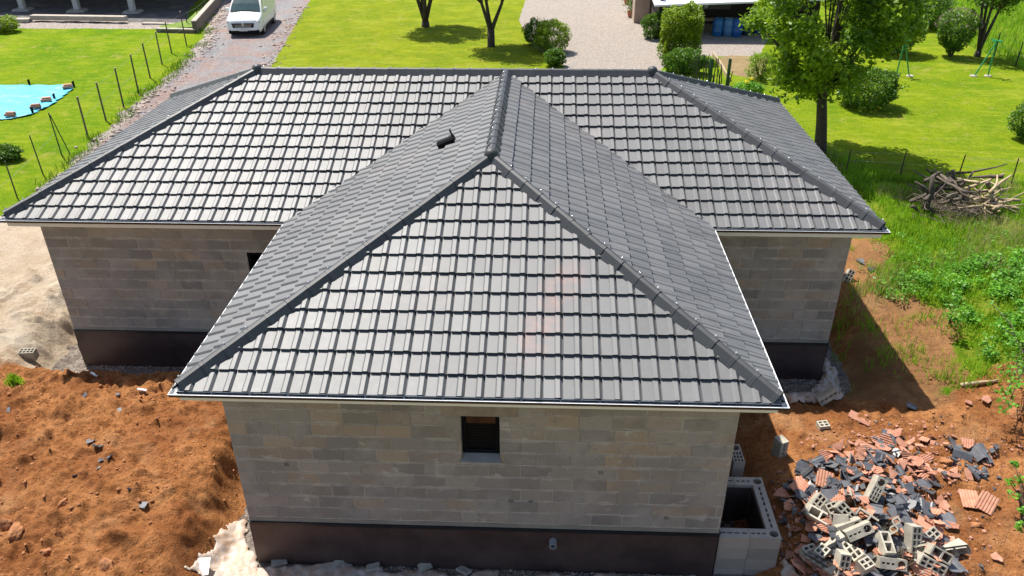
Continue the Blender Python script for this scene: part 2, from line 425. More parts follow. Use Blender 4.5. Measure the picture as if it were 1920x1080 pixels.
def zones(x, y):
    wx = (fbm(x*.9, y*.9, 5)-.5)*1.0; wy = (fbm(x*.9, y*.9, 55)-.5)*1.0
    X, Y = x+wx, y+wy; d = house_d(x, y)
    sl = lambda poly, w=.35: ss(-w, w, sdpoly(X, Y, poly))
    sx = lambda poly, w=.2: ss(-w, w, sdpoly(x+wx*.25, y+wy*.25, poly))
    z = {}
    z['z_soil'] = np.maximum.reduce([sl(Z_SOILR), sl(Z_SOILL), .86*sl(Z_BARE, .6), ss(2.0, .8, d)])
    z['z_sand'] = np.maximum(sl(Z_SAND), ss(2.2, 1.2, d)*ss(-9.6, -10.2, x)*ss(5, 5.8, y))
    z['z_drive'] = sx(Z_DRIVE, .3)
    z['z_yard'] = sx(Z_YARD, .25)
    z['z_dry'] = np.maximum(ss(-17, -14, x)*ss(3, 0, x)*ss(20, 28, y), .35*ss(8, 12, x))
    dl = sdpoly(X, Y, Z_DRIVE)
    z['z_stone'] = np.clip(ss(-.6, -.1, dl)*ss(.9, .3, dl), 0, 1)*ss(12, 16, y)*.62*ss(-14.5, -15.5, x+.12*(y-14))
    z['z_stone'] = np.maximum(z['z_stone'], sx(Z_STRIP, .2))
    z['z_pave'] = sx(Z_PAVE, .12)
    z['z_bed'] = sx(Z_BED, .3)
    z['z_bank'] = np.maximum(sl(Z_BANK, .6), sx(Z_FIELD, .5))
    z['z_chip'] = ss(.75, .55, d+(fbm(x*3, y*3, 8)-.5)*.3)
    z['z_soil'] = z['z_soil']*(1-.999*np.maximum(z['z_drive'], z['z_yard']))
    return z
def H(x, y, zz=None):
    x = np.asarray(x, float); y = np.asarray(y, float)
    if zz is None: zz = zones(x, y)
    d = house_d(x, y)
    base = -.4+.10*(fbm(x*.12, y*.12, 3)-.5)
    left = ss(-3.2, -5.5, x)*ss(17, 8, y)
    base = base+left*.28
    base = base-.45*ss(.6, -.8, y)*ss(5.6, 4.2, np.abs(x))
    base = base+.22*np.exp(-(((x+6.6)/1.5)**2+((y-1.0)/1.5)**2))+.16*np.exp(-(((x+9)/1.6)**2+((y-2.6)/1.2)**2))
    base = base+.26*np.exp(-(((x-6.7)/1.0)**2+((y-1.4)/1.4)**2))      # rubble heap
    base = base+.14*np.exp(-(((x-9.3)/.9)**2+((y-4.0)/.5)**2))
    base = base+.25*ss(9.5, 12.5, x)*ss(18, 10, y)*ss(3, 6, y)         # grassy bank
    so = np.clip(zz['z_soil'], 0, 1)*(1-zz['z_sand'])
    rough = (fbm(x*.8, y*.8, 21, 3)-.5)*.34+np.abs(fbm(x*2.6, y*2.6, 31, 3)-.5)*.36-.05+np.abs(vn(x*5, y*5, 41)-.5)*.10-.03+(vn(x*9.5, y*9.5, 42)-.5)*.05+np.maximum(vn(x*11, y*11, 43)-.5, 0)*.16+np.maximum(fbm(x*3.2, y*3.2, 47, 2)-.55, 0)*.5-.03
    quiet = ss(1.6, 3, x)*ss(-.3, .4, y)*.45
    base = base+so*rough*(1-quiet)
    base = base+zz['z_sand']*((fbm(x*1.1, y*1.1, 61, 4)-.5)*.24+(vn(x*6, y*6, 63)-.5)*.05+np.maximum(fbm(x*2.8, y*2.8, 65, 3)-.52, 0)*.5)
    base = base+zz['z_bank']*(fbm(x*1.3, y*1.3, 71, 3)-.5)*.16
    base = base+zz['z_stone']*(vn(x*5, y*5, 81)-.5)*.06
    tr = ss(.55, np.where(x > 0, 1.7, 1.45), d+(fbm(x*1.5, y*1.5, 91)-.5)*.35)
    deep = GND-.02+(vn(x*9, y*9, 95)-.5)*.035
    return deep*(1-tr)+base*tr
def hz(x, y): return float(H(np.array([x]), np.array([y]))[0])
def on(px, py):          # the ground point seen at a pixel of the photograph
    z = -.4
    for _ in range(12):
        x, y = at(px, py, z); z = .5*z+.5*hz(x, y)
    return Vector((x, y, hz(x, y)))

def graded(lo, hi, step, far, grow=1.12, cap=8.0):
    c = list(np.arange(lo, hi+1e-6, step)); st = step
    while c[-1] < far: st = min(st*grow, cap if c[-1] > 70 else .33); c.append(c[-1]+st)
    st = step
    while c[0] > -far: st = min(st*grow, cap if c[0] < -70 else .33); c.insert(0, c[0]-st)
    return np.array(c)
gx = graded(-12.5, 12.0, .042, 400); gy = graded(-1.4, 8.0, .042, 400)
gy = gy[gy > -60]
GX, GY = np.meshgrid(gx, gy)
ZZ = zones(GX, GY); GZ = H(GX, GY, ZZ)
nx, ny = len(gx), len(gy)
V = np.stack([GX, GY, GZ], -1).reshape(-1, 3)
idx = np.arange(nx*ny).reshape(ny, nx)
F = np.stack([idx[:-1, :-1], idx[:-1, 1:], idx[1:, 1:], idx[1:, :-1]], -1).reshape(-1, 4)
cxm, cym = (GX[:-1, :-1]+GX[1:, 1:])/2, (GY[:-1, :-1]+GY[1:, 1:])/2
names = ['z_dry', 'z_soil', 'z_sand', 'z_drive', 'z_yard', 'z_stone', 'z_pave', 'z_bed', 'z_bank', 'z_chip']
order = ['z_bank', 'z_soil', 'z_sand', 'z_drive', 'z_yard', 'z_pave']
zone_id = np.zeros((ny-1, nx-1), int)
for q, nme in enumerate(order): zone_id[ZZ[nme][:-1, :-1] > .5] = q+1
inside = (house_d(cxm, cym) <= 0)
zone_id[inside] = -1
zone_id = zone_id.ravel()
for q, nme in enumerate(['lawn', 'rough_grass_ground', 'soil_ground', 'sand_ground', 'driveway', 'gravel_yard', 'terrace_pavement']):
    fs = F[zone_id == q]
    if not len(fs): continue
    used, inv = np.unique(fs, return_inverse=True)
    me = new_mesh(nme, V[used], inv.reshape(-1, 4), True)
    for zn in names:
        at_ = me.attributes.new(zn, 'FLOAT', 'POINT'); at_.data.foreach_set('value', ZZ[zn].ravel()[used].astype(np.float32))
    tag(link(nme, me, MAT['ground']), kind='structure')

# ------------------------------------------------------------------ the new house
house = thing('house', 'new unrendered block house under a T-shaped hipped roof of grey tiles', 'house', (0, 0, 0))
roof_v = []
def pt(O, U, V_, u, v, n=0, N=None):
    p = Vector(O)+Vector(U)*u+Vector(V_)*v
    return p+N*n if N is not None else p
SLOPES = {
    'front': ((-A_, 0, E), (1, 0, 0), (0, CS, SN), [(1, -CS, 0), (-1, -CS, 2*A_)], 2*A_),
    'wing_l': ((-A_, LY+A_, E), (0, -1, 0), (CS, 0, SN), [(-1, -CS, LY+A_), (1, CS, -A_)], LY+A_),
    'wing_r': ((A_, 0, E), (0, 1, 0), (-CS, 0, SN), [(1, -CS, 0), (-1, CS, LY)], LY+A_),
    'back_l': ((-XL, LY, E), (1, 0, 0), (0, CS, SN), [(1, -CS, 0), (-1, CS, XL-A_)], XL),
    'back_r': ((-XL, LY, E), (1, 0, 0), (0, CS, SN), [(1, CS, -XL-A_), (-1, -CS, XL+XR)], XL+XR),
    'end_l': ((-XL, LY+2*A_, E), (0, -1, 0), (CS, 0, SN), [(1, -CS, 0), (-1, -CS, 2*A_)], 2*A_),
    'end_r': ((XR, LY, E), (0, 1, 0), (-CS, 0, SN), [(1, -CS, 0), (-1, -CS, 2*A_)], 2*A_),
    'rear': ((XR, LY+2*A_, E), (-1, 0, 0), (0, -CS, SN), [(1, -CS, 0), (-1, -CS, XL+XR)], XL+XR),
}
TW, TG = 2*A_/31, SL/13
# deck under the tiles
dk = MB()
zd = -.035
def D3(x, y, z): return (x, y, z+zd)
dk.add([D3(-A_, 0, E), D3(A_, 0, E), D3(0, A_, E+HR), D3(0, LY+A_, E+HR), D3(-A_, LY, E), D3(A_, LY, E), D3(-XL, LY, E), D3(XR, LY, E),
        D3(-XL+A_, LY+A_, E+HR), D3(XR-A_, LY+A_, E+HR), D3(XR, LY+2*A_, E), D3(-XL, LY+2*A_, E)],
       [(0, 1, 2), (0, 2, 3, 4), (1, 5, 3, 2), (6, 4, 3, 8), (5, 7, 9, 3), (6, 8, 11), (7, 10, 9), (10, 11, 8, 9)])
roof = dk.build('roof', MAT['deck'], house)
PROF = [(0, -.004), (.02, .004), (.55, .003), (.63, .020), (.84, .022), (.985, -.022), (1.0, -.022)]
LIFT, TH = .050, .050
def tile_mesh():
    mb = MB(); n = len(PROF); vs = []
    for (u, z) in PROF: vs.append((u*TW, -.012, z+LIFT))
    for (u, z) in PROF: vs.append((u*TW, TG+.03, z+.004))
    for (u, z) in PROF: vs.append((u*TW, .022, z+LIFT-TH))
    fs = [(i, i+1, n+i+1, n+i) for i in range(n-1)]+[(2*n+i, 2*n+i+1, i+1, i) for i in range(n-1)]
    vs.append((PROF[-1][0]*TW, TG+.03, -.02)); fs.append((n-1, 3*n-1, 3*n, 2*n-1))
    vs.append((0, TG+.03, -.02)); fs.append((0, n, 3*n+1, 2*n))
    me = bpy.data.meshes.new('roof_tile'); me.from_pydata(vs, [], fs); me.update(); me.materials.append(MAT['tile']); return me
TILE = tile_mesh()
cand = []
for nm, (O, U, V_, cons, ulen) in SLOPES.items():
    Uv, Vv = Vector(U), Vector(V_); N = Uv.cross(Vv).normalized()
    Mx = Matrix((( Uv.x, Vv.x, N.x, 0), (Uv.y, Vv.y, N.y, 0), (Uv.z, Vv.z, N.z, 0), (0, 0, 0, 1)))
    for j in range(13):
        for i in range(int(ulen/TW)+2):
            u0, v0 = i*TW, j*TG
            cs = [(u0, v0), (u0+TW, v0), (u0+TW, v0+TG), (u0, v0+TG)]
            cut = []; ok = True
            for (p, q, r) in cons:
                vals = [p*u+q*v+r for u, v in cs]
                if max(vals) <= .03: ok = False; break
                if min(vals) < 0: cut.append((p, q, r))
            if not ok: continue
            c3 = pt(O, U, V_, u0+TW/2, v0+TG/2)
            c4 = [pt(O, U, V_, *q) for q in cs]
            view = Vector(CAM)-c3
            facing = view.dot(N) > .15
            pp = proj([tuple(q) for q in c4]); ar = abs(sum(pp[k][0]*pp[(k+1) % 4][1]-pp[(k+1) % 4][0]*pp[k][1] for k in range(4)))/2
            if not facing or nm == 'rear': ar = 0
            m4 = Matrix.Translation(pt(O, U, V_, u0, v0)) @ Mx
            cand.append((ar*(.5 if cut else 1), nm, m4, cut, u0, v0))
cand.sort(key=lambda c: -c[0])
def cut_mesh(cut, u0, v0):
    bm = bmesh.new(); bm.from_mesh(TILE)
    for (p, q, r) in cut:
        co = Vector((0, 0, 0)); nn = Vector((p, q, 0)); k = p*u0+q*v0+r
        co = -nn*(k/nn.length_squared)
        bmesh.ops.bisect_plane(bm, geom=bm.verts[:]+bm.edges[:]+bm.faces[:], plane_co=co, plane_no=nn, clear_inner=True)
    me = bpy.data.meshes.new('roof_tile'); bm.to_mesh(me); bm.free(); me.materials.append(MAT['tile']); return me
jv, jf, jt = [], [], []
for q, (ar, nm, m4, cut, u0, v0) in enumerate(cand):
    me = cut_mesh(cut, u0, v0) if cut else TILE
    if not len(me.polygons): continue
    jig = Matrix.Translation((random.uniform(-.003, .003), random.uniform(-.004, .004), random.uniform(-.002, .003)))
    m5 = m4 @ jig @ Matrix.Rotation(random.gauss(0, .004), 4, 'Z') @ Matrix.Rotation(random.gauss(0, .006), 4, 'X')
    if q < 300:
        o = link('roof_tile', me, parent=roof); o.matrix_local = m5
    else:
        b = len(jv); jv += [tuple(m5 @ v.co) for v in me.vertices]; tt = random.random()
        for p_ in me.polygons: jf.append(tuple(i+b for i in p_.vertices)); jt.append(tt)
me = bpy.data.meshes.new('roof_tiles'); me.from_pydata(jv, [], jf); me.update()
def joined_attrs(me, tints):
    a = me.attributes.new('tint', 'FLOAT', 'FACE'); a.data.foreach_set('value', np.array(tints, np.float32))
    a = me.attributes.new('joined', 'FLOAT', 'FACE'); a.data.foreach_set('value', np.ones(len(tints), np.float32))
joined_attrs(me, jt)
tag(link('roof_tiles', me, MAT['tile'], roof), kind='stuff')

# ridge and hip caps
def cap_mesh(L):
    pr = [(-.158, -.085), (-.146, -.064), (-.058, .068), (.0, .086), (.058, .068), (.146, -.064), (.158, -.085)]
    vs = []; n = len(pr)
    for y, s in ((-.02, 1.07), (.04, 1.05), (.045, 1.0), (L+.03, .95)):
        for (x, z) in pr: vs.append((x*s*.9, y, z*s*.92))
    for (x, z) in pr: vs.append((x*.88, -.015, z*.88-.02))
    fs = [(r*n+i, r*n+i+1, (r+1)*n+i+1, (r+1)*n+i) for r in range(3) for i in range(n-1)]
    fs += [(4*n+i, 4*n+i+1, i+1, i) for i in range(n-1)]
    me = bpy.data.meshes.new('ridge_tile'); me.from_pydata(vs, [], fs); me.update(); me.materials.append(MAT['ridge'])
    return me
CAPL = .375; CAP = cap_mesh(CAPL)
scr = MB()
def cap_run(p0, p1, start=0.0, stop=0.0, side=0.0):
    p0, p1 = Vector(p0), Vector(p1); d = p1-p0; Ln = d.length-start-stop; d.normalize()
    x = d.cross(Vector((0, 0, 1))).normalized(); z = x.cross(d)
    n = max(1, round(Ln/CAPL)); st = Ln/n
    for k in range(n):
        o_ = p0+d*(start+k*st)+z*.045
        m4 = Matrix(((x.x, d.x, z.x, o_.x), (x.y, d.y, z.y, o_.y), (x.z, d.z, z.z, o_.z), (0, 0, 0, 1)))
        o = link('ridge_tile', CAP, parent=house)
        o.matrix_local = m4 @ Matrix.Rotation(random.gauss(0, .012), 4, 'Z') @ Matrix.Rotation(random.gauss(0, .006), 4, 'X') @ Matrix.Diagonal((1, st/CAPL, 1, 1))
        c = m4 @ Vector((side*1.6, .06, .081))
        scr.lathe([(.0, .016), (.010, .012), (.014, .002), (.014, -.012)], 8, c)
cap_run((-A_, 0, E+.02), (0, A_, E+HR), .10, .12, -.03)
cap_run((A_, 0, E+.02), (0, A_, E+HR), .10, .12, .03)
cap_run((0, A_, E+HR), (0, LY+A_, E+HR), .12, 0, -.03)
cap_run((-XL, LY, E+.02), (-XL+A_, LY+A_, E+HR), .10, .12, -.03)
cap_run((XR, LY, E+.02), (XR-A_, LY+A_, E+HR), .10, .12, .03)
cap_run((XR, LY+2*A_, E+.02), (XR-A_, LY+A_, E+HR), .10, .12)
cap_run((-XL, LY+2*A_, E+.02), (-XL+A_, LY+A_, E+HR), .10, .12)
cap_run((-XL+A_, LY+A_, E+HR), (XR-A_, LY+A_, E+HR), .10, .10, .0)
tag(scr.build('ridge_screws', MAT['screw'], house, smooth=True), kind='stuff')
for c in ((0, A_, E+HR), (-XL+A_, LY+A_, E+HR), (XR-A_, LY+A_, E+HR)):
    m = MB(); m.lathe([(.0, .155), (.06, .146), (.10, .115), (.122, .06), (.124, .0), (.118, -.03), (.15, -.10)], 20)
    m.build('ridge_junction_cap', MAT['ridge'], house, (c[0], c[1], c[2]+.04), smooth=True)
# valley linings
vl = MB()
for sx in (-1, 1):
    p0, p1 = Vector((sx*A_, LY, E-.005)), Vector((0, LY+A_, E+HR-.005))
    dn = Vector((sx*.10, 0, .035)); d2 = Vector((0, -.10, .035)) if False else Vector((-sx*.0, .10, .035))
    vl.add([p0-Vector((sx*.0, .10, -.035)), p0, p0+dn, p1-Vector((0, .10, -.035)), p1, p1+dn], [(0, 1, 4, 3), (1, 2, 5, 4)])
vl.build('valley_gutter', MAT['trim'], house)

# gutters, fascia
EAVES = [((-A_, LY), (-A_, 0)), ((-A_, 0), (A_, 0)), ((A_, 0), (A_, LY)), ((-XL, LY), (-A_, LY)), ((A_, LY), (XR, LY)),
         ((XR, LY), (XR, LY+2*A_)), ((XR, LY+2*A_), (-XL, LY+2*A_)), ((-XL, LY+2*A_), (-XL, LY))]
GP = [(.026, -.012), (.026, -.050), (.008, -.068), (-.030, -.068), (-.066, -.054), (-.072, -.018), (-.082, -.015), (-.082, -.004), (-.070, -.004)]
def off_poly(inset):
    return inset
def eave_pts(i, out, z):
    # both ends of eave i moved outwards by `out`, mitred at convex and concave corners
    p, q = Vector(EAVES[i][0]+(0,)), Vector(EAVES[i][1]+(0,)); d = (q-p).normalized(); n = Vector((d.y, -d.x, 0))
    conv0 = -1 if tuple(EAVES[i][0]) in ((-A_, LY), (A_, LY)) else 1
    conv1 = -1 if tuple(EAVES[i][1]) in ((-A_, LY), (A_, LY)) else 1
    return (p+n*out-d*out*conv0+Vector((0, 0, z)), q+n*out+d*out*conv1+Vector((0, 0, z)))
for i in range(8):
    g = MB(); li = MB()
    for k in range(len(GP)-1):
        a0, a1 = eave_pts(i, -GP[k][0], E+GP[k][1]); b0, b1 = eave_pts(i, -GP[k+1][0], E+GP[k+1][1])
        g.add([a0, a1, b1, b0], [(0, 1, 2, 3)])
    go = g.build('gutter', MAT['gutter'], house)
    for k in range(0, 8):
        sh = .004
        pa, pb = GP[k], GP[k+1]
        cx_, cz_ = -.022, -.018
        f = lambda p_: (p_[0]+(cx_-p_[0])*.06, p_[1]+(cz_-p_[1])*.06+(.004 if p_[1] > -.03 else 0))
        pa, pb = f(pa), f(pb)
        a0, a1 = eave_pts(i, -pa[0], E+pa[1]); b0, b1 = eave_pts(i, -pb[0], E+pb[1])
        li.add([a0, a1, b1, b0], [(0, 1, 2, 3)])
    # hanging straps across the channel
    p0, p1 = eave_pts(i, .014, E-.010); L_ = (p1-p0).length; dd = (p1-p0).normalized()
    for k in range(1, int(L_/.55)):
        c = p0+dd*(k*.55); ang = math.atan2(dd.y, dd.x)
        li.box(c, (.022, .072, .005), Matrix.Rotation(ang, 3, 'Z'))
    li.build('gutter_glint_lining', MAT['zinc'], go)
    fa = MB()
    o0, o1 = eave_pts(i, -.032, 0); i0, i1 = eave_pts(i, -.06, 0)
    fa.add([o0+Vector((0, 0, E-.178)), o1+Vector((0, 0, E-.178)), o1+Vector((0, 0, E-.02)), o0+Vector((0, 0, E-.02)),
            i0+Vector((0, 0, E-.178)), i1+Vector((0, 0, E-.178)), i1+Vector((0, 0, E-.02)), i0+Vector((0, 0, E-.02))],
           [(0, 1, 2, 3), (5, 4, 7, 6), (0, 4, 5, 1), (3, 2, 6, 7), (0, 3, 7, 4), (1, 5, 6, 2)])
    fa.build('fascia', MAT['fascia'], house)
sf = MB()
for (x0, x1, y0, y1) in ((-A_+.05, A_-.05, .05, LY+.3), (-XL+.05, XR-.05, LY+.05, LY+2*A_-.05)):
    zz_ = E-.16 if y0 < 1 else E-.162
    sf.add([(x0, y0, zz_), (x1, y0, zz_), (x1, y1, zz_), (x0, y1, zz_)], [(0, 1, 2, 3)])
sf.build('soffit', MAT['fascia'], house)

# walls: a mortar core with single blocks on the faces
WT = E-.165; TK = .2
WIN = (-.27, .32, 1.46, 2.32); DOOR = (-5.43, -4.45, 0.03, 2.08)
def wall_core(x0, x1, y, yin, holes):
    m = MB(); xs = sorted({x0, x1, *[h[0] for h in holes], *[h[1] for h in holes]}); yc, dy = (y+yin)/2, abs(yin-y)
    for a, b in zip(xs[:-1], xs[1:]):
        hs = [h for h in holes if h[0] <= a+1e-6 and h[1] >= b-1e-6]
        z = GND-.25
        for h in hs:
            if h[2] > z: m.box(((a+b)/2, yc, (z+h[2])/2), (b-a, dy, h[2]-z))
            z = h[3]
        m.box(((a+b)/2, yc, (z+WT)/2), (b-a, dy, WT-z))
    return m.build('wall', MAT['mortar'], house)
fx0, fx1, fy0, fy1 = RECT_F[0], RECT_F[1], OV, LY+OV
bx0, bx1, by0, by1 = RECT_B
w_front = wall_core(fx0, fx1, fy0, fy0+TK, [WIN])
w_left = wall_core(bx0, fx0, by0, by0+TK, [DOOR])
w_right = wall_core(fx1, bx1, by0, by0+TK, [])
def side_core(x, xin, y0, y1):
    m = MB(); m.box(((x+xin)/2, (y0+y1)/2, (GND-.25+WT)/2), (abs(xin-x), y1-y0, WT-GND+.25)); return m.build('wall', MAT['mortar'], house)
w_fl = side_core(fx0, fx0+TK, fy0+TK+.001, by0-.001); w_fr = side_core(fx1, fx1-TK, fy0+TK+.001, by0-.001)
w_bl = side_core(bx0, bx0+TK, by0+TK+.001, by1); w_br = side_core(bx1, bx1-TK, by0+TK+.001, by1)
mb_ = MB(); mb_.box(((bx0+bx1)/2, by1-TK/2, (GND+WT)/2), (bx1-bx0-2*TK-.002, TK, WT-GND)); mb_.build('wall', MAT['mortar'], house)
# floor slab inside
mb_ = MB(); mb_.box(((fx0+fx1)/2, (fy0+fy1)/2, -.05), (fx1-fx0-.42, fy1-fy0-.42, .1)); mb_.box(((bx0+bx1)/2, (by0+by1)/2, -.051), (bx1-bx0-.42, by1-by0-.42, .1))
mb_.build('floor_slab', MAT['slab'], house)

BL, BH, BD = .5, .25, .006
def block_mesh(w, h):
    c = .005; x, z = w/2, h/2; j = lambda: random.uniform(-.0025, .0025)
    vs = [(-x, 0, -z), (x, 0, -z), (x, 0, z), (-x, 0, z),
          (-x+c+j(), -BD, -z+c+j()), (x-c+j(), -BD, -z+c+j()), (x-c+j(), -BD, z-c+j()), (-x+c+j(), -BD, z-c+j())]
    fs = [(4, 5, 6, 7), (0, 1, 5, 4), (1, 2, 6, 5), (2, 3, 7, 6), (3, 0, 4, 7)]
    me = bpy.data.meshes.new('concrete_block'); me.from_pydata(vs, [], fs); me.update(); me.materials.append(MAT['block']); return me
FULL = [block_mesh(BL-.013, BH-.015) for _ in range(6)]
bc = []
def lay(wall, O, U, length, holes, vis, seed, r0=0):
    rr = random.Random(seed); z = .12; row = r0
    ang = math.atan2(U[1], U[0])
    while z < WT-.06:
        h = min(BH, WT-z)
        u = -(.25 if row % 2 else 0)-rr.uniform(0, .06)
        while u < length-.02:
            wj = BL+rr.choice((0, 0, 0, 0, 0, .012, .03)); 
            if rr.random() < .035: wj = .27
            a, b = max(u, 0), min(u+wj, length)
            segs = [(a, b)]
            for hh in holes:
                if hh[3] > z+.03 and hh[2] < z+h-.03:
                    ns = []
                    for (p, q) in segs:
                        if q <= hh[0] or p >= hh[1]: ns.append((p, q)); continue
                        if p < hh[0]-.03: ns.append((p, hh[0]))
                        if q > hh[1]+.03: ns.append((hh[1], q))
                    segs = ns
            jx = rr.choice((.008, .010, .012, .014, .03))
            for (p, q) in segs:
                if q-p < .05: continue
                full = abs((q-p)-BL) < .002 and h > BH-.01
                c = (O[0]+U[0]*(p+q)/2, O[1]+U[1]*(p+q)/2, z+h/2)
                bc.append((vis((p+q)/2, z+h/2), wall, c, ang, full, q-p-jx, h-.014))
            u += wj
        z += BH; row += 1
inc = lambda x, h: (h[0]-x, h[1]-x, h[2], h[3])
def scr_area(px0, py):
    return lambda u, z: 0
def vis_front(u, z): return 9000+z if z < 2.58 else 50
def vis_left(u, z):
    x = bx0+u; return 5000-abs(z-1) if x < -4.9 and z < 2.6 else 10
def vis_right(u, z):
    x = fx1+u; return 4000-abs(z-1) if x > 4.6 and z < 2.6 else 9
lay(w_front, (fx0, fy0), (1, 0), fx1-fx0, [inc(fx0, WIN)], vis_front, 1)
lay(w_left, (bx0, by0), (1, 0), fx0-bx0, [inc(bx0, DOOR)], vis_left, 2)
lay(w_right, (fx1, by0), (1, 0), bx1-fx1, [], vis_right, 3)
lay(w_fl, (fx0, by0), (0, -1), by0-fy0, [], lambda u, z: 1, 4)
lay(w_fr, (fx1, fy0), (0, 1), by0-fy0, [], lambda u, z: 1, 5)
lay(w_bl, (bx0, by1), (0, -1), by1-by0, [], lambda u, z: 1, 6)
lay(w_br, (bx1, by0), (0, 1), by1-by0, [], lambda u, z: 1, 7)
bc.sort(key=lambda b: -b[0])
jb = {}
for q, (sc, wall, c, ang, full, w_, h_) in enumerate(bc):
    me = random.choice(FULL) if full else block_mesh(w_, h_)
    m4 = Matrix.Translation((c[0], c[1], c[2])) @ Matrix.Rotation(ang, 4, 'Z') @ Matrix.Rotation(random.gauss(0, .003), 4, 'Y') @ Matrix.Translation((0, random.uniform(-.002, .003), 0))
    if q < 300:
        o = link('concrete_block', me, parent=wall); o.matrix_local = m4
    else:
        L3 = jb.setdefault(0, ([], [], [])); b = len(L3[0]); L3[0].extend(tuple(m4 @ v.co) for v in me.vertices); tt = random.random()
        for p_ in me.polygons: L3[1].append(tuple(i+b for i in p_.vertices)); L3[2].append(tt)
if jb:
    v_, f_, t_ = jb[0]; me = bpy.data.meshes.new('concrete_blocks'); me.from_pydata(v_, [], f_); me.update(); joined_attrs(me, t_)
    tag(link('concrete_blocks', me, MAT['block'], house), kind='stuff')
# stencilled block sizes on a few blocks of the front wall
def stencil(x, z, txt='20', parent=w_front, y=OV-BD-.004, size=.085):
    cu = bpy.data.curves.new('stencil_mark', 'FONT'); cu.body = txt; cu.size = size; cu.align_x = 'CENTER'; cu.align_y = 'CENTER'
    t_ = bpy.data.objects.new('stencil_mark', cu); COL.objects.link(t_); dg = bpy.context.evaluated_depsgraph_get(); dg.update()
    me = bpy.data.meshes.new_from_object(t_.evaluated_get(dg)); bpy.data.objects.remove(t_); me.materials.clear()
    o = link('stencil_mark', me, MAT['ink'], parent)
    o.location = (x, y, z); o.rotation_euler = (R(90), 0, 0)
for (x, z, s) in ((.48, .62, '20'), (.80, .62, '40'), (2.97, .34, '20'), (1.88, 1.27, '20'), (-3.05, 1.28, '20')): stencil(x, z, s)

# slab edge strip, membrane plinth and its trim
def strip(wall_pts, z0, z1, out, mat, name, nz=1, wob=0, step=.12):
    (x0, y0), (x1, y1) = wall_pts; L_ = math.hypot(x1-x0, y1-y0); d = ((x1-x0)/L_, (y1-y0)/L_); n = (d[1], -d[0])
    nu = max(1, int(L_/step)) if wob else 1; vs = []
    for k in range(nz+1):
        for i in range(nu+1):
            u = L_*i/nu; z = z0+(z1-z0)*k/nz; o_ = out
            if wob: 
                o_ += wob*(float(fbm(np.array([u*.9+x0+k*.13]), np.array([z*2.2+y0+u*.35]), 7)[0])-.4)*math.sin(math.pi*min(k/nz*1.1, 1))*2.6
                if k == 0: z += .025*math.sin(u*3.1)+.02*math.sin(u*7.3)
            vs.append((x0+d[0]*u+n[0]*o_, y0+d[1]*u+n[1]*o_, z))
    fs = [(k*(nu+1)+i, k*(nu+1)+i+1, (k+1)*(nu+1)+i+1, (k+1)*(nu+1)+i) for k in range(nz) for i in range(nu)]
    b = len(vs); w = nu+1; vs += [(x0-n[0]*.01, y0-n[1]*.01, z1), (x1-n[0]*.01, y1-n[1]*.01, z1)]
    if nu == 1: fs.append((nz*w, nz*w+1, b+1, b))
    me = new_mesh(name, vs, fs, bool(wob)); return link(name, me, mat, house)
WALLS = [((fx0, fy0), (fx1, fy0)), ((bx0, by0), (fx0, by0)), ((fx1, by0), (bx1, by0)), ((fx0, by0), (fx0, fy0)), ((fx1, fy0), (fx1, by0)), ((bx0, by1), (bx0, by0)), ((bx1, by0), (bx1, by1))]
for wp in WALLS:
    strip(wp, .03, .108, .007, MAT['slab'], 'slab_edge')
    strip(wp, GND-.06, .002, .022, MAT['membrane'], 'foundation_membrane', 9, .035)
    strip(wp, -.03, .026, .034, MAT['trim'], 'membrane_trim')
for (x, y, z) in ((1.17, fy0, -.22), (-6.02, by0, -.2)):
    m = MB(); m.tube([(0, .05, 0), (0, -.13, .0)], .062, 16, cap=False); m.tube([(0, -.13, 0), (0, .02, 0)], .048, 16, cap=False)
    m.add([(.048*math.cos(k/16*6.2832), -.05, .048*math.sin(k/16*6.2832)) for k in range(16)], [tuple(range(16))], 1)
    m.add([(r_*math.cos(k/16*6.2832), -.13, r_*math.sin(k/16*6.2832)) for r_ in (.062, .048) for k in range(16)], [(k, (k+1) % 16, 16+(k+1) % 16, 16+k) for k in range(16)])
    m.build('pipe_stub', [MAT['pvc'], MAT['black']], house, (x, y-.03, z), smooth=False)
# window in the front wall
wn = MB(); x0, x1, z0, z1 = WIN; yf = fy0+.115
for (cx, cz, dx, dz) in (((x0+x1)/2, z1-.03, x1-x0, .06), ((x0+x1)/2, z0+.085, x1-x0, .07), (x0+.035, (z0+z1)/2+.03, .07, z1-z0-.18), (x1-.035, (z0+z1)/2+.03, .07, z1-z0-.18)):
    wn.box((cx, yf+.03, cz), (dx, .06, dz))
win = wn.build('window', MAT['frame'], house)
zs_ = z1-.25
m = MB(); m.box(((x0+x1)/2, yf+.04, (zs_+z1)/2-.03), (x1-x0-.142, .02, z1-zs_-.062)); m.build('window_pane', MAT['glass'], win)
for k in range(9):
    zk = z0+.125+k*(zs_-z0-.125)/9; hk = (zs_-z0-.125)/9
    m = MB(); m.box(((x0+x1)/2, yf+.035, zk+hk/2), (x1-x0-.142, .014, hk-.006)); m.build('shutter_slat', MAT['vanblack'], win)
m = MB(); m.box(((x0+x1)/2, yf+.055, (z0+zs_)/2+.05), (x1-x0-.142, .01, zs_-z0-.1)); m.build('shutter_back', MAT['vanblack'], win)
m = MB()
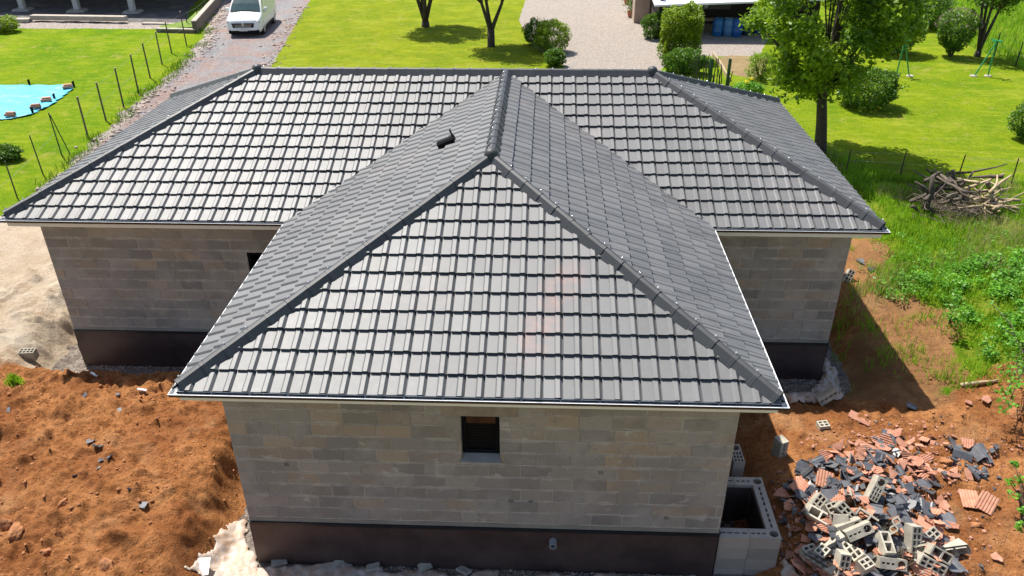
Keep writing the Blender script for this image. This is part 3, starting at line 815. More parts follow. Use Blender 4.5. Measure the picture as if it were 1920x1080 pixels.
m.add([(x0-.018, fy0-.06, z0-.035), (x1+.018, fy0-.06, z0-.035), (x1+.018, fy0-.06, z0+.005), (x0-.018, fy0-.06, z0+.005),
       (x0+.004, yf, z0+.045), (x1-.004, yf, z0+.045), (x0+.004, fy0-.004, z0+.018), (x1-.004, fy0-.004, z0+.018), (x0-.018, fy0-.004, z0+.018), (x1+.018, fy0-.004, z0+.018),
       (x0-.018, fy0-.004, z0-.035), (x1+.018, fy0-.004, z0-.035)],
      [(0, 1, 2, 3), (3, 2, 9, 8), (6, 7, 5, 4), (0, 3, 8, 10), (1, 11, 9, 2), (0, 10, 11, 1)])
m.build('window_sill', MAT['sill'], win)
m = MB(); m.box(((x0+x1)/2, fy0-.0095, z1+.12), (1.15, .006, .22)); m.build('lintel', M('lintel render', (.36, .30, .235), .95, .3, 4, bump=.3), house)
# dark door lining in the left wall
m = MB(); dx0, dx1, dz0, dz1 = DOOR
m.box((dx0+.03, by0+.1, (dz0+dz1)/2), (.056, .16, dz1-dz0-.01)); m.box(((dx0+dx1)/2+.03, by0+.1, dz1-.032), (dx1-dx0-.07, .16, .06))
m.build('door_lining', MAT['frame'], house)
# ventilator on the left slope of the wing
O, U, V_, _c, _l = SLOPES['wing_l']; Uv, Vv = Vector(U), Vector(V_); N = Uv.cross(Vv)
q = on(842, 268)
d = Vector(px_ray(842, 272)); k = (Vector(O)-Vector(CAM)).dot(N)/d.dot(N); vp = Vector(CAM)+d*k
m4 = Matrix(((Uv.x, Vv.x, N.x, vp.x), (Uv.y, Vv.y, N.y, vp.y), (Uv.z, Vv.z, N.z, vp.z), (0, 0, 0, 1)))
m = MB(); m.box((0, 0, .035), (.24, .30, .02)); m.tube([(0, 0, .03), (0, -.02, .08)], [.085, .075], 14)
m.prism([(-.10, .05), (.10, .05), (.10, .11), (.06, .15), (-.06, .15), (-.10, .11)], -.20, .16); m.box((.0, .15, .20), (.03, .03, .16))
o = m.build('roof_vent', MAT['vanblack'], house); o.matrix_local = m4

# ------------------------------------------------------------------ hollow blocks
def hollow(L_, Wd, Hh, kind='cells', nx_=4, ny_=2, wall=.028, wally=None):
    wally = wally or wall
    """block standing on its base, holes running along z; round: a round hole at one end"""
    mb = MB()
    def grid(x0, x1, y0, y1, nx2, ny2):
        xs = [x0]; 
        cw = ((x1-x0)-wall*(nx2+1))/nx2; ch = ((y1-y0)-wally*(ny2+1))/ny2
        for i in range(nx2): xs += [xs[-1]+wall, xs[-1]+wall+cw]
        xs.append(x1); ys = [y0]
        for i in range(ny2): ys += [ys[-1]+wally, ys[-1]+wally+ch]
        ys.append(y1)
        solid = lambda i, j: not (i % 2 == 1 and j % 2 == 1)
        z0, z1 = 0, Hh
        for i in range(len(xs)-1):
            for j in range(len(ys)-1):
                a, b, c, d_ = xs[i], xs[i+1], ys[j], ys[j+1]
                if solid(i, j):
                    mb.add([(a, c, z1), (b, c, z1), (b, d_, z1), (a, d_, z1)], [(0, 1, 2, 3)]); mb.add([(a, c, z0), (b, c, z0), (b, d_, z0), (a, d_, z0)], [(3, 2, 1, 0)])
                else:
                    mb.add([(a, c, z0), (b, c, z0), (b, d_, z0), (a, d_, z0), (a, c, z1), (b, c, z1), (b, d_, z1), (a, d_, z1)],
                           [(0, 4, 5, 1), (1, 5, 6, 2), (2, 6, 7, 3), (3, 7, 4, 0)])
        return
    def outer(x0, x1, y0, y1):
        mb.add([(x0, y0, 0), (x1, y0, 0), (x1, y1, 0), (x0, y1, 0), (x0, y0, Hh), (x1, y0, Hh), (x1, y1, Hh), (x0, y1, Hh)],
               [(0, 1, 5, 4), (1, 2, 6, 5), (2, 3, 7, 6), (3, 0, 4, 7)])
    x0, x1, y0, y1 = -L_/2, L_/2, -Wd/2, Wd/2
    if kind == 'corner':
        xr = x1-Wd
        grid(x0, xr, y0, y1, nx_, ny_)
        n = 20; c = (xr+Wd/2, 0); r = Wd*.37; sq = []; ci = []
        for k in range(n):
            a = k/n*2*math.pi+math.pi/4; ca, sa = math.cos(a), math.sin(a); s = (Wd/2)/max(abs(ca), abs(sa))
            sq.append((c[0]+ca*s, c[1]+sa*s)); ci.append((c[0]+ca*r, c[1]+sa*r))
        for z in (0, Hh):
            mb.add([(p[0], p[1], z) for p in sq]+[(p[0], p[1], z) for p in ci], [(k, (k+1) % n, n+(k+1) % n, n+k) for k in range(n)])
        mb.add([(p[0], p[1], 0) for p in ci]+[(p[0], p[1], Hh) for p in ci], [(k, n+k, n+(k+1) % n, (k+1) % n) for k in range(n)])
        outer(x0, x1, y0, y1)
    else:
        grid(x0, x1, y0, y1, nx_, ny_); outer(x0, x1, y0, y1)
    me = mb.mesh('hollow_block'); bm = bmesh.new(); bm.from_mesh(me); bmesh.ops.remove_doubles(bm, verts=bm.verts, dist=.0004)
    bmesh.ops.recalc_face_normals(bm, faces=bm.faces); bm.to_mesh(me); bm.free(); me.materials.append(MAT['rblock']); return me
HB = {'cells': hollow(.5, .2, .25, 'cells', 4, 2), 'slots': hollow(.5, .2, .25, 'cells', 4, 1, .03, .082), 'corner': hollow(.5, .2, .25, 'corner', 3, 3, .024),
      'twin': hollow(.42, .2, .25, 'cells', 2, 1, .032), 'half': hollow(.25, .2, .25, 'cells', 2, 2), 'eight': hollow(.40, .2, .27, 'cells', 4, 2, .024), 'slotcorner': hollow(.5, .2, .25, 'corner', 3, 1, .03, .082)}
# open light well of blocks against the right end of the front wall
well = thing('light_well', 'open-topped box of hollow blocks built against the front corner of the house', 'light well', (4.36, 1.1, GND))
mat_well = M('light well block', (.33, .285, .235), .92, .35, 2.5, bump=.35, objvar=.15, col2=(.40, .33, .26))
def wb(kind, x, y, z, rz, mir=False):
    me = HB[kind].copy(); me.materials.clear(); me.materials.append(mat_well)
    o = link('hollow_block', me, None, well); o.location = (x-4.36, y-1.1, z-GND); o.rotation_euler = (0, 0, rz)
ztop = -.09
for k in range(4):
    z = ztop-.25*(k+1)+.0
    hgt = z
    wb('slotcorner', 4.63, .56, z, 0); wb('slots', 4.125, .561, z, 0)
    wb('slots', 4.779, .914, z, R(90)); wb('slots', 4.779, 1.42 if k % 2 else 1.418, z, R(90)) if k else wb('slots', 4.779, 1.417, z, R(90))
    wb('slotcorner', 4.63, 1.772, z, 0); wb('slots', 4.125, 1.773, z, 0)
m = MB()
for (cx_, cy_, dx_, dy_) in ((4.26, .668, .80, .012), (4.26, 1.665, .80, .012), (4.672, 1.166, .012, .97), (3.866, 1.166, .012, .97)): m.box((cx_-4.36, cy_-1.1, .36), (dx_, dy_, .86))
m.box((4.27-4.36, 1.166-1.1, -.05), (.80, .98, .06))
m.build('inner_panels', MAT['membrane'], well)  # dark panels over the inner faces and floor of the well
# pier of blocks further along the same side
ppx, ppy = at(1381, 852, -.03)
pier = thing('block_pier', 'short white-topped block pier behind the light well by the wall', 'pier', (ppx, ppy, GND-.06))
for k in range(4):
    me = HB['corner'].copy(); me.materials.clear(); me.materials.append(mat_well)
    o = link('hollow_block', me, None, pier, (.0, .0, .252*k), (0, 0, R(90)))

# ------------------------------------------------------------------ rubble beside the house
def rect_cut_shards(profile, W_, L_, th, n, seed, small=False):
    rr = random.Random(seed); out = []
    for k in range(n):
        mb = MB(); m = len(profile); vs = []
        for y in (-L_/2, L_/2):
            for (u, z) in profile: vs.append((u*W_-W_/2, y, z+th))
        for y in (-L_/2, L_/2):
            for (u, z) in profile: vs.append((u*W_-W_/2, y, z*.6))
        fs = [(i, i+1, m+i+1, m+i) for i in range(m-1)]+[(2*m+i+1, 2*m+i, 3*m+i, 3*m+i+1) for i in range(m-1)]
        fs += [(2*m+i, 2*m+i+1, i+1, i) for i in range(m-1)]+[(m+i, m+i+1, 3*m+i+1, 3*m+i) for i in range(m-1)]
        fs += [(0, m, 3*m, 2*m), (m-1, 3*m-1, 4*m-1, 2*m-1)]
        me = bpy.data.meshes.new('tile_shard'); me.from_pydata(vs, [], fs); bm = bmesh.new(); bm.from_mesh(me)
        cx, cy = rr.uniform(-W_*.25, W_*.25), rr.uniform(-L_*.25, L_*.25); R0 = rr.uniform(.03, .075) if small else rr.uniform(.06, .13)
        nc = rr.choice((3, 4, 4, 5)); a0 = rr.uniform(0, 6.28)
        for c in range(nc):
            a = a0+c/nc*6.2832+rr.uniform(-.35, .35); nn = Vector((math.cos(a), math.sin(a), rr.uniform(-.2, .2)))
            rr0 = R0*rr.uniform(.6, 1.5)
            rs = bmesh.ops.bisect_plane(bm, geom=bm.verts[:]+bm.edges[:]+bm.faces[:], plane_co=Vector((cx, cy, 0))+nn*rr0, plane_no=nn, clear_outer=True)
            ed = [e for e in rs['geom_cut'] if isinstance(e, bmesh.types.BMEdge)]
            if len(ed) > 2: bmesh.ops.contextual_create(bm, geom=ed)
        bmesh.ops.translate(bm, verts=bm.verts, vec=(-cx, -cy, 0))
        bmesh.ops.recalc_face_normals(bm, faces=bm.faces); bm.to_mesh(me); bm.free()
        if len(me.polygons) > 3: out.append(me)
    return out
GPROF = [(0, .012), (.03, .012), (.06, 0), (.55, 0), (.62, .02), (.82, .02), (.92, 0), (1, 0)]
TPROF = []
for k in range(6): TPROF += [(k/6+.0, 0), (k/6+.06, .012), (k/6+.11, .012), (k/6+.155, 0)]
TPROF.append((1, 0))
SG = rect_cut_shards(GPROF, .30, .42, .014, 16, 3); SGs = rect_cut_shards(GPROF, .30, .42, .012, 14, 4, True)
ST = rect_cut_shards(TPROF, .25, .42, .012, 14, 5); STs = rect_cut_shards([(0, 0), (.5, .004), (1, 0)], .25, .42, .012, 16, 6, True)
def whole_tile(prof, W_, L_, th):
    m = len(prof); vs = []
    for s in (1, .6):
        for y in (-L_/2, L_/2):
            for (u, z) in prof: vs.append((u*W_-W_/2, y, z*s+(th if s == 1 else 0)))
    fs = [(i, i+1, m+i+1, m+i) for i in range(m-1)]+[(2*m+i+1, 2*m+i, 3*m+i, 3*m+i+1) for i in range(m-1)]
    fs += [(2*m+i, 2*m+i+1, i+1, i) for i in range(m-1)]+[(m+i, m+i+1, 3*m+i+1, 3*m+i) for i in range(m-1)]
    fs += [(0, m, 3*m, 2*m), (m-1, 3*m-1, 4*m-1, 2*m-1)]
    return new_mesh('roof_tile', vs, fs)
RUB = P([(1462, 930), (1500, 880), (1545, 865), (1560, 830), (1620, 812), (1700, 815), (1790, 822), (1875, 845), (1865, 885), (1800, 905), (1770, 940), (1795, 975), (1805, 1040), (1800, 1110), (1480, 1110), (1455, 1000)])
RUB_CORE = P([(1490, 900), (1560, 840), (1680, 830), (1740, 870), (1770, 940), (1790, 1000), (1795, 1110), (1480, 1110), (1470, 960)])
def put(o, x, y, lift=.02, tilt=.4, rz=None, z=None):
    o.location = (x, y, (hz(x, y) if z is None else z)+lift)
    o.rotation_euler = (random.gauss(0, tilt), random.gauss(0, tilt), random.uniform(0, 6.28) if rz is None else rz)
for lst, mt in ((SG, 'slate'), (SGs, 'slate'), (ST, 'terra'), (STs, 'terra')):
    for me in lst:
        me.materials.clear(); me.materials.append(MAT[mt])
cnt = {'g': 0, 't': 0}
rub_pts = []
xs_ = [p[0] for p in RUB]; ys_ = [p[1] for p in RUB]
def where(x, y):
    if y > 2.55: return 'along the far edge of the rubble'
    if x < 5.75: return 'at the shaded end of the rubble by the light well'
    if x > 7.55: return 'on the open side of the rubble towards the bare soil'
    if y > 1.45: return 'in the upper middle of the rubble'
    return 'between the hollow blocks of the rubble'
def shard(kind, big, x, y, lift):
    me = random.choice((SG if big else SGs) if kind == 'g' else (ST if big else STs))
    o = link('grey_tile_shard' if kind == 'g' else 'terracotta_shard', me)
    put(o, x, y, lift, .33 if big else .45); w_ = where(x, y)
    if kind == 'g': tag(o, 'broken grey roof tile piece '+w_, 'tile shard', 'grey shards '+w_)
    else: tag(o, 'broken terracotta tile piece '+w_, 'tile shard', 'terracotta shards '+w_)
    cnt[kind] += 1
bx_ = np.array(RUB_CORE)
tries = 0
while (cnt['g'] < 230 or cnt['t'] < 298) and tries < 30000:
    tries += 1
    x = random.uniform(min(xs_), max(xs_)); y = random.uniform(min(ys_), max(ys_))
    if sdpoly(np.array([x]), np.array([y]), RUB)[0] < .02: continue
    core = sdpoly(np.array([x]), np.array([y]), RUB_CORE)[0]
    if core < 0 and random.random() < .45: continue
    n_ = float(fbm(np.array([x*2.2]), np.array([y*2.2]), 301)[0])
    kind = 'g' if n_+random.gauss(0, .16) > .52 else 't'
    if kind == 'g' and cnt['g'] >= 230 or kind == 't' and cnt['t'] >= 298: continue
    shard(kind, random.random() < (.55 if kind == 'g' else .3), x, y, random.uniform(.01, .06+(.24 if y < 1.5 and random.random() < .5 else .08)*max(0, min(1, core*2))))
# crumbs nobody could count
cv, cf = [], []; cm = []
for k in range(2600):
    x = random.uniform(min(xs_)-.4, max(xs_)+.6); y = random.uniform(min(ys_)-.2, max(ys_)+.5)
    s = sdpoly(np.array([x]), np.array([y]), RUB)[0]
    if s < -.5 or (s < 0 and random.random() < .75): continue
    cv.append((x, y)); 
cx_ = np.array(cv); chz = H(cx_[:, 0], cx_[:, 1])
mbs = {'g': MB(), 't': MB()}
for (x, y), z in zip(cv, chz):
    r_ = random.uniform(.012, .04); rot = Matrix.Rotation(random.uniform(0, 6.28), 3, 'Z') @ Matrix.Rotation(random.gauss(0, .5), 3, 'X')
    mbs[random.choice('gttt')].box((x, y, z+.012), (r_*2, r_*random.uniform(1, 2), .014), rot, taper=random.uniform(.5, 1))
tag(mbs['g'].build('tile_crumbs', MAT['slate']), 'fine grey tile crumbs strewn over the soil of the heap', 'rubble', kind='stuff')
tag(mbs['t'].build('tile_crumbs', MAT['terra']), 'fine orange tile crumbs strewn over the soil of the heap', 'rubble', kind='stuff')

def one(name, me, mat, px, py, rot, label, cat, lift=.03, group=None):
    p = on(px, py); o = link(name, me, mat); o.location = (p.x, p.y, p.z+lift); o.rotation_euler = rot; tag(o, label, cat, group); return o
WT_T = whole_tile(TPROF, .30, .42, .014); WT_G = whole_tile(GPROF, .30, .42, .014)
one('roof_tile', WT_T, MAT['terra'], 1818, 938, (R(4), R(-3), R(-12)), 'whole ribbed terracotta tile half under its tilted neighbour on the soil', 'roof tile', .02)
one('roof_tile', WT_T, MAT['terra'], 1848, 948, (R(12), R(8), R(-40)), 'whole ribbed terracotta tile tilted on top of another by the rubble', 'roof tile', .06)
one('roof_tile', WT_G, MAT['slate'], 1685, 985, (R(16), R(-6), R(15)), 'whole grey roof tile lying face up in the middle of the rubble', 'roof tile', .16)
one('roof_tile', WT_G, MAT['slate'], 1783, 1065, (R(-12), R(8), R(4)), 'nearly whole grey tile at the lower right edge of the rubble', 'roof tile', .08)
one('roof_tile', WT_G, MAT['slate'], 1557, 950, (R(22), R(0), R(5)), 'grey roof tile standing tilted beside the pale hollow blocks', 'roof tile', .14)
one('roof_tile', WT_T, MAT['terra'], 1505, 925, (R(14), R(-14), R(35)), 'terracotta tile leaning at the shaded left edge of the rubble', 'roof tile', .08)
one('roof_tile', WT_T, MAT['terra'], 1545, 905, (R(6), R(10), R(-20)), 'terracotta tile lying flat at the upper left of the rubble', 'roof tile', .07)
one('roof_tile', WT_T, MAT['terra'], 1740, 998, (R(14), R(12), R(60)), 'terracotta tile slumped beside the whole grey tile', 'roof tile', .12)
one('roof_tile', WT_G, MAT['slate'], 1665, 826, (R(10), R(5), R(-25)), 'grey roof tile at the upper edge of the rubble', 'roof tile', .03)
one('roof_tile', WT_G, MAT['slate'], 1838, 855, (R(20), R(2), R(10)), 'broken grey tile beside two ridge pieces right of the heap', 'roof tile', .05)
tri = rect_cut_shards(TPROF, .45, .45, .016, 9, 77)
one('tile_shard', tri[2], MAT['terra'], 1866, 1048, (R(3), 0, R(20)), 'lone ribbed terracotta shard on bare soil right of the heap', 'tile shard', .02)
one('tile_shard', WT_T, MAT['terra'], 1612, 783, (R(10), R(8), R(60)), 'dull terracotta tile half buried in the shaded soil', 'tile shard', -.02)
one('tile_shard', tri[4], MAT['terra'], 1852, 752, (R(3), 0, R(20)), 'pinkish tile fragment on sunny soil below the weathered branch', 'tile shard', .02)
one('tile_shard', tri[5], MAT['terra'], 1815, 757, (R(6), 0, R(90)), 'narrow tile fragment on sunny soil near the pinkish fragment', 'tile shard', .02)
for (px, py, rz, lab) in ((1818, 862, 70, 'short grey ridge tile piece standing tilted beside the heap'), (1843, 868, 5, 'long grey ridge tile piece lying flat beside the heap'), (1672, 868, 60, 'dark curved ridge tile piece on top of the rubble')):
    me = CAP.copy(); me.materials.clear(); me.materials.append(MAT['slate'])
    o = one('ridge_tile', me, MAT['slate'], px, py, (R(random.uniform(-10, 10)), R(8), R(rz)), lab, 'ridge tile', .09); o.scale = (.8, .8, .8)
for (px, py, kind, rot, lift, lab) in (
        (1632, 930, 'corner', (55, 0, 62), .20, 'hollow corner block with round hole facing up above the other blocks'),
        (1580, 975, 'cells', (45, 0, -48), .14, 'pale slotted block leaning above the round-holed pair'),
        (1582, 990, 'slotcorner', (62, 6, 20), .10, 'pale block with small round hole at the left of the heap'),
        (1600, 1010, 'slotcorner', (52, -12, 28), .20, 'long block with round hole lying across the middle of the block pile'),
        (1555, 1020, 'slots', (70, 4, 30), .08, 'slotted block half buried below the long round-holed block'),
        (1550, 965, 'half', (30, 20, 15), .10, 'broken half block near the shaded edge of the rubble'),
        (1520, 955, 'cells', (40, 25, 40), .08, 'weathered block at the upper left end of the block pile'),
        (1735, 1020, 'half', (25, 15, 30), .14, 'smooth-faced pale half block right of the block pile'),
        (1700, 1015, 'cells', (60, 30, 80), .12, 'jagged broken block in the middle of the rubble'),
        (1650, 1035, 'twin', (20, 60, 70), .10, 'short pale block piece between the round-holed block and the slate'),
        (1570, 1062, 'cells', (65, 10, 80), .10, 'grey block with open cells at the bottom left of the heap'),
        (1660, 1062, 'slotcorner', (50, 15, -10), .10, 'broken block with open cell at the bottom middle of the heap'),
        (1735, 1062, 'cells', (60, -5, -25), .12, 'block showing four open cells at the bottom right of the heap'),
        (1748, 1048, 'twin', (55, 8, -30), .16, 'upper one of two open-celled blocks at the heap bottom right'),
        (1510, 1045, 'half', (20, 30, 10), .06, 'shaded half block beside the light well'),
        (1535, 1048, 'half', (15, -20, 50), .06, 'half block at the line between shade and sun'),
        (1615, 1075, 'half', (12, 20, 20), .08, 'block stub at the bottom edge of the heap'),
        (1452, 850, 'slots', (90, 60, 90), .22, 'block standing on end in the shade above the heap'),
        (1542, 800, 'half', (4, 0, 10), -.12, 'single block with open top in the shaded trench'),
        (1545, 748, 'slots', (70, 0, 35), .12, 'block resting on the plastic at the back corner of the house'),
        (1586, 522, 'cells', (58, 0, 62), .02, 'block showing dark cells beside the right house wall'),
        (57, 672, 'eight', (6, 0, 6), .0, 'lone hollow block with eight cells on the left soil')):
    p = on(px, py); o = link('hollow_block', HB[kind]); o.location = (p.x, p.y, p.z+lift); o.rotation_euler = (Matrix.Rotation(R(rot[1]*.4), 3, 'Z') @ Matrix.Rotation(R(rot[0]), 3, 'X') @ Matrix.Rotation(R(rot[2]), 3, 'Z')).to_euler()
    o.scale = (.86, .86, .86); tag(o, lab, 'concrete block', 'loose hollow concrete blocks')
for q, (px, py) in enumerate(((1530, 985), (1560, 1000), (1625, 985), (1655, 1005), (1690, 1040), (1715, 1045), (1605, 1045), (1540, 1070), (1640, 1072), (1690, 1072), (1775, 1035), (1590, 950))):
    bits = HB[random.choice(('half', 'cells', 'twin'))]; bm = bmesh.new(); bm.from_mesh(bits)
    for c in range(2):
        nn = Vector((random.gauss(0, 1), random.gauss(0, 1), random.gauss(0, .6))).normalized()
        rs = bmesh.ops.bisect_plane(bm, geom=bm.verts[:]+bm.edges[:]+bm.faces[:], plane_co=Vector((0, 0, .12))+nn*.05, plane_no=nn, clear_outer=True)
    me = bpy.data.meshes.new('block_fragment'); bm.to_mesh(me); bm.free(); me.materials.clear(); me.materials.append(MAT['rblock'])
    o = one('block_fragment', me, None, px, py, (random.uniform(.3, 1.4), random.uniform(-.5, .5), random.uniform(0, 6.28)), 'jagged fragment of a pale hollow block in the rubble', 'block fragment', .1, 'broken block fragments in the rubble')
# chips of blue-grey tile in the soil on the left, and by the right wall
for (px, py) in ((170, 830), (185, 838), (208, 858), (192, 865), (185, 880), (140, 895), (243, 920), (268, 948), (225, 770), (222, 742), (160, 745), (15, 770)):
    o = link('tile_shard', random.choice(SGs)); p = on(px, py); put(o, p.x, p.y, .015, .3)
    tag(o, 'small blue-grey tile chip trodden into the orange soil mound', 'tile shard', 'grey chips in the left soil mound')
one('tile_shard', SG[3], MAT['slate'], 1615, 492, (.1, 0, .4), 'upper grey tile piece on the dirt beside the right wall', 'tile shard', .02)
one('tile_shard', SG[5], MAT['slate'], 1635, 507, (.1, .1, 1.4), 'lower grey tile piece on the dirt beside the right wall', 'tile shard', .03)
one('tile_shard', SG[7], MAT['slate'], 1706, 762, (.1, .1, 1.0), 'grey tile piece in the shaded soil above the heap', 'tile shard', .02)

# rocks and clods
def rock(r_, seed, sub=2):
    bm = bmesh.new(); bmesh.ops.create_icosphere(bm, subdivisions=sub, radius=r_); rr = random.Random(seed)
    ox, oy = rr.uniform(0, 50), rr.uniform(0, 50)
    for v in bm.verts:
        n = v.co.normalized(); k = .62+.75*float(fbm(np.array([n.x*1.3+ox+n.z]), np.array([n.y*1.3+oy-n.z]), 9)[0]); v.co = Vector((n.x*r_*k*1.15, n.y*r_*k, n.z*r_*k*.75))
    me = bpy.data.meshes.new('rock'); bm.to_mesh(me); bm.free(); return me
ROCKS = [rock(1, k, 1) for k in range(10)]
BIGROCK = [rock(1, 30+k, 3) for k in range(4)]
for me in BIGROCK:
    for v in me.vertices:
        n_ = v.co.normalized(); v.co *= .82+.5*float(fbm(np.array([n_.x*3+n_.z*2]), np.array([n_.y*3-n_.z*2]), 99, 4)[0])
for me in BIGROCK: me.materials.append(MAT['clod'])
for q, (px, py, r_, lab) in enumerate(((1772, 866, .13, 'rounded clay lump sitting among the tile shards'), (1795, 850, .09, 'smaller clay lump beside the grey shards'), (1830, 985, .10, 'clay lump on bare soil right of the heap'), (1900, 778, .16, 'pale clay lump near the overhanging leaves'),
                                         (30, 1000, .17, 'clay lump at the left edge below the mound'), (90, 1040, .14, 'dark sided clay lump at the bottom of the mound'), (15, 985, .13, 'clay lump highest of those along the left edge'), (200, 1065, .16, 'large clay lump at the bottom edge of the mound'), (118, 945, .12, 'clay lump in the hollow of the mound'))):
    me = BIGROCK[q % 4]; o = one('clay_lump', me, None, px, py, (random.random(), random.random(), random.random()*6), lab, 'clay lump', r_*.1); o.scale = (r_*.75, r_*.7, r_*.62)
def scatter_rocks(name, pts, rmin, rmax, mat, label):
    n = len(pts); P2 = np.array(pts); zs = H(P2[:, 0], P2[:, 1]); vs, fs = [], []; b = 0
    for (x, y), z in zip(pts, zs):
        me = random.choice(ROCKS); r_ = rmin*(rmax/rmin)**(random.random()**2); rot = Matrix.Rotation(random.uniform(0, 6.28), 3, 'Z') @ Matrix.Rotation(random.uniform(0, 6.28), 3, 'X')
        for v in me.vertices:
            w = rot @ v.co*r_; vs.append((w.x+x, w.y+y, w.z*.8+z+r_*.25))
        for p_ in me.polygons: fs.append((p_.vertices[0]+b, p_.vertices[1]+b, p_.vertices[2]+b))
        b += len(me.vertices)
    me = new_mesh(name, np.array(vs), np.array(fs)); tag(link(name, me, mat), label, 'stones', kind='stuff')
pts = []
for k in range(6000):
    x, y = random.uniform(-13, 13), random.uniform(-1.2, 7)
    pts.append((x, y))
P2 = np.array(pts); zz_ = zones(P2[:, 0], P2[:, 1]); keep = (zz_['z_soil'] > .6) & (house_d(P2[:, 0], P2[:, 1]) > .8) & (fbm(P2[:, 0]*.9, P2[:, 1]*.9, 77) > .42) & ((P2[:, 0] < 0) | (P2[:, 1] < 5.5))
scatter_rocks('clay_clods', [tuple(p) for p in P2[keep]], .008, .045, MAT['clod'], 'orange clay clods scattered over the dug soil')
pts = []
for k in range(1700):
    t = random.random(); y = 13+t*34
    xl_ = np.interp(y, [13, 18.5, 28, 35.5, 39.5, 48], [-15.1, -16.0, -17.1, -18.1, -19.2, -21.8]); xr_ = np.interp(y, [14, 18, 30.5, 49], [-11, -11.2, -12.9, -15.7])
    if random.random() < .62: pts.append((xl_+random.gauss(.25, .35), y))
    else: pts.append((xr_+random.gauss(-.25, .3), y))
scatter_rocks('verge_stones', pts, .02, .10, MAT['stone'], 'pale stones along both edges of the driveway')
pts = []
while len(pts) < 3500:
    q = random.random()
    if q < .4: x, y = random.uniform(fx0-.2, fx1+.3), fy0-random.uniform(.02, .5)
    elif q < .8: x, y = random.uniform(bx0-.1, fx0), by0-random.uniform(.02, .6)
    else: x, y = random.uniform(fx1, bx1+.5), by0-random.uniform(.02, .6)
    pts.append((x, y))
scatter_rocks('gravel', pts, .012, .03, MAT['stone'], 'drainage gravel along the foot of the house walls')

# crumpled plastic sheets
def sheet(name, poly_px, label, amp=.07, z=-.85, lift=.02, seed=1, step=.028):
    poly = [at(a, b, z) for a, b in poly_px]; X0, X1 = min(p[0] for p in poly), max(p[0] for p in poly); Y0, Y1 = min(p[1] for p in poly), max(p[1] for p in poly)
    xs = np.arange(X0, X1, step); ys = np.arange(Y0, Y1, step); gx_, gy_ = np.meshgrid(xs, ys)
    s = sdpoly(gx_+(fbm(gx_*2, gy_*2, seed)-.5)*.3, gy_+(fbm(gx_*2, gy_*2, seed+3)-.5)*.3, poly)
    s = s-.10*ss(.45, .7, fbm(gx_*4, gy_*4, seed+41, 3))*ss(.6, 0, s)
    n1 = np.abs(fbm(gx_*2.2+gy_*1.1, gy_*2.6, seed+7, 4)-.5)*2; n2 = np.abs(fbm(gx_*6, gy_*6-gx_*2, seed+9, 3)-.5)*2
    wq = gx_+(fbm(gx_*1.7, gy_*1.7, seed+21)-.5)*1.2; n3 = np.abs(vn(wq*7, gy_*1.6+wq, seed+23)-.5)*2
    zz2 = H(gx_, gy_)+lift+amp*(.5*(1-n1)+.6*(1-n2)+.8*(1-n3)**3+.5*np.abs(vn(gx_*16+gy_*5, gy_*11, seed+31)-.5))*ss(-.02, .12, s)
    id_ = -np.ones(gx_.shape, int); mask = s > 0; id_[mask] = np.arange(mask.sum())
    v = np.stack([gx_[mask], gy_[mask], zz2[mask]], -1); f = []
    a, b, c, d = id_[:-1, :-1], id_[:-1, 1:], id_[1:, 1:], id_[1:, :-1]; ok = (a >= 0) & (b >= 0) & (c >= 0) & (d >= 0)
    f = np.stack([a[ok], b[ok], c[ok], d[ok]], -1)
    o = link(name, new_mesh(name, v, f, True), MAT['plastic']); so = o.modifiers.new('thickness', 'SOLIDIFY'); so.thickness = .006
    return tag(o, label, 'plastic sheet')
sheet('plastic_sheet', [(350, 1090), (375, 1045), (425, 975), (455, 945), (478, 1030), (500, 1090)], 'sunlit pale plastic sheet left of the front wall foot', .032, -.8, seed=2)
sheet('plastic_sheet', [(470, 1056), (620, 1054), (760, 1064), (900, 1072), (1050, 1074), (1250, 1078), (1250, 1130), (470, 1130)], 'creased plastic strip in the shade along the front wall foot', .045, -.95, seed=5)
sheet('plastic_sheet', [(1543, 655), (1572, 680), (1590, 715), (1586, 755), (1560, 778), (1500, 785), (1440, 790), (1430, 745), (1470, 730), (1525, 728), (1541, 700)], 'crumpled plastic sheet wrapped round the back right corner', .075, -.8, seed=8)
sheet('plastic_sheet', [(1462, 985), (1478, 1000), (1490, 1050), (1500, 1100), (1460, 1100)], 'torn plastic strip between the light well and the rubble', .05, -.6, seed=12)
for q, (px, py, rz, lab) in enumerate(((525, 1060, .3, 'broken slab piece on the plastic, leftmost along the front wall'), (632, 1066, 1.0, 'ribbed slab piece left of the drain pipe on the plastic'), (700, 1070, .2, 'flat stone piece on the plastic in front of the wall'), (797, 1068, .5, 'square slab piece below the front window on the plastic'), (870, 1076, -.6, 'slab piece tilted at the image bottom below the window'))):
    m = MB(); m.box((0, 0, 0), (random.uniform(.16, .28), .16, .05), taper=.93); o = m.build('slab_piece', MAT['rblock'], bevel=.006); p = on(px, py)
    o.location = (p.x, p.y, p.z+.09); o.rotation_euler = (random.uniform(-.3, .3), random.uniform(-.2, .2), rz); tag(o, lab, 'slab piece', 'slab pieces weighing down the plastic')
m = MB(); m.box((0, 0, 0), (.2, .3, .012), Matrix.Rotation(.1, 3, 'X')); o = m.build('white_sheet_piece', MAT['sheet']); p = on(383, 1070); o.location = (p.x, p.y, p.z+.1); o.rotation_euler = (.2, .1, .2); tag(o, 'flat white offcut on the sunlit plastic sheet', 'offcut')
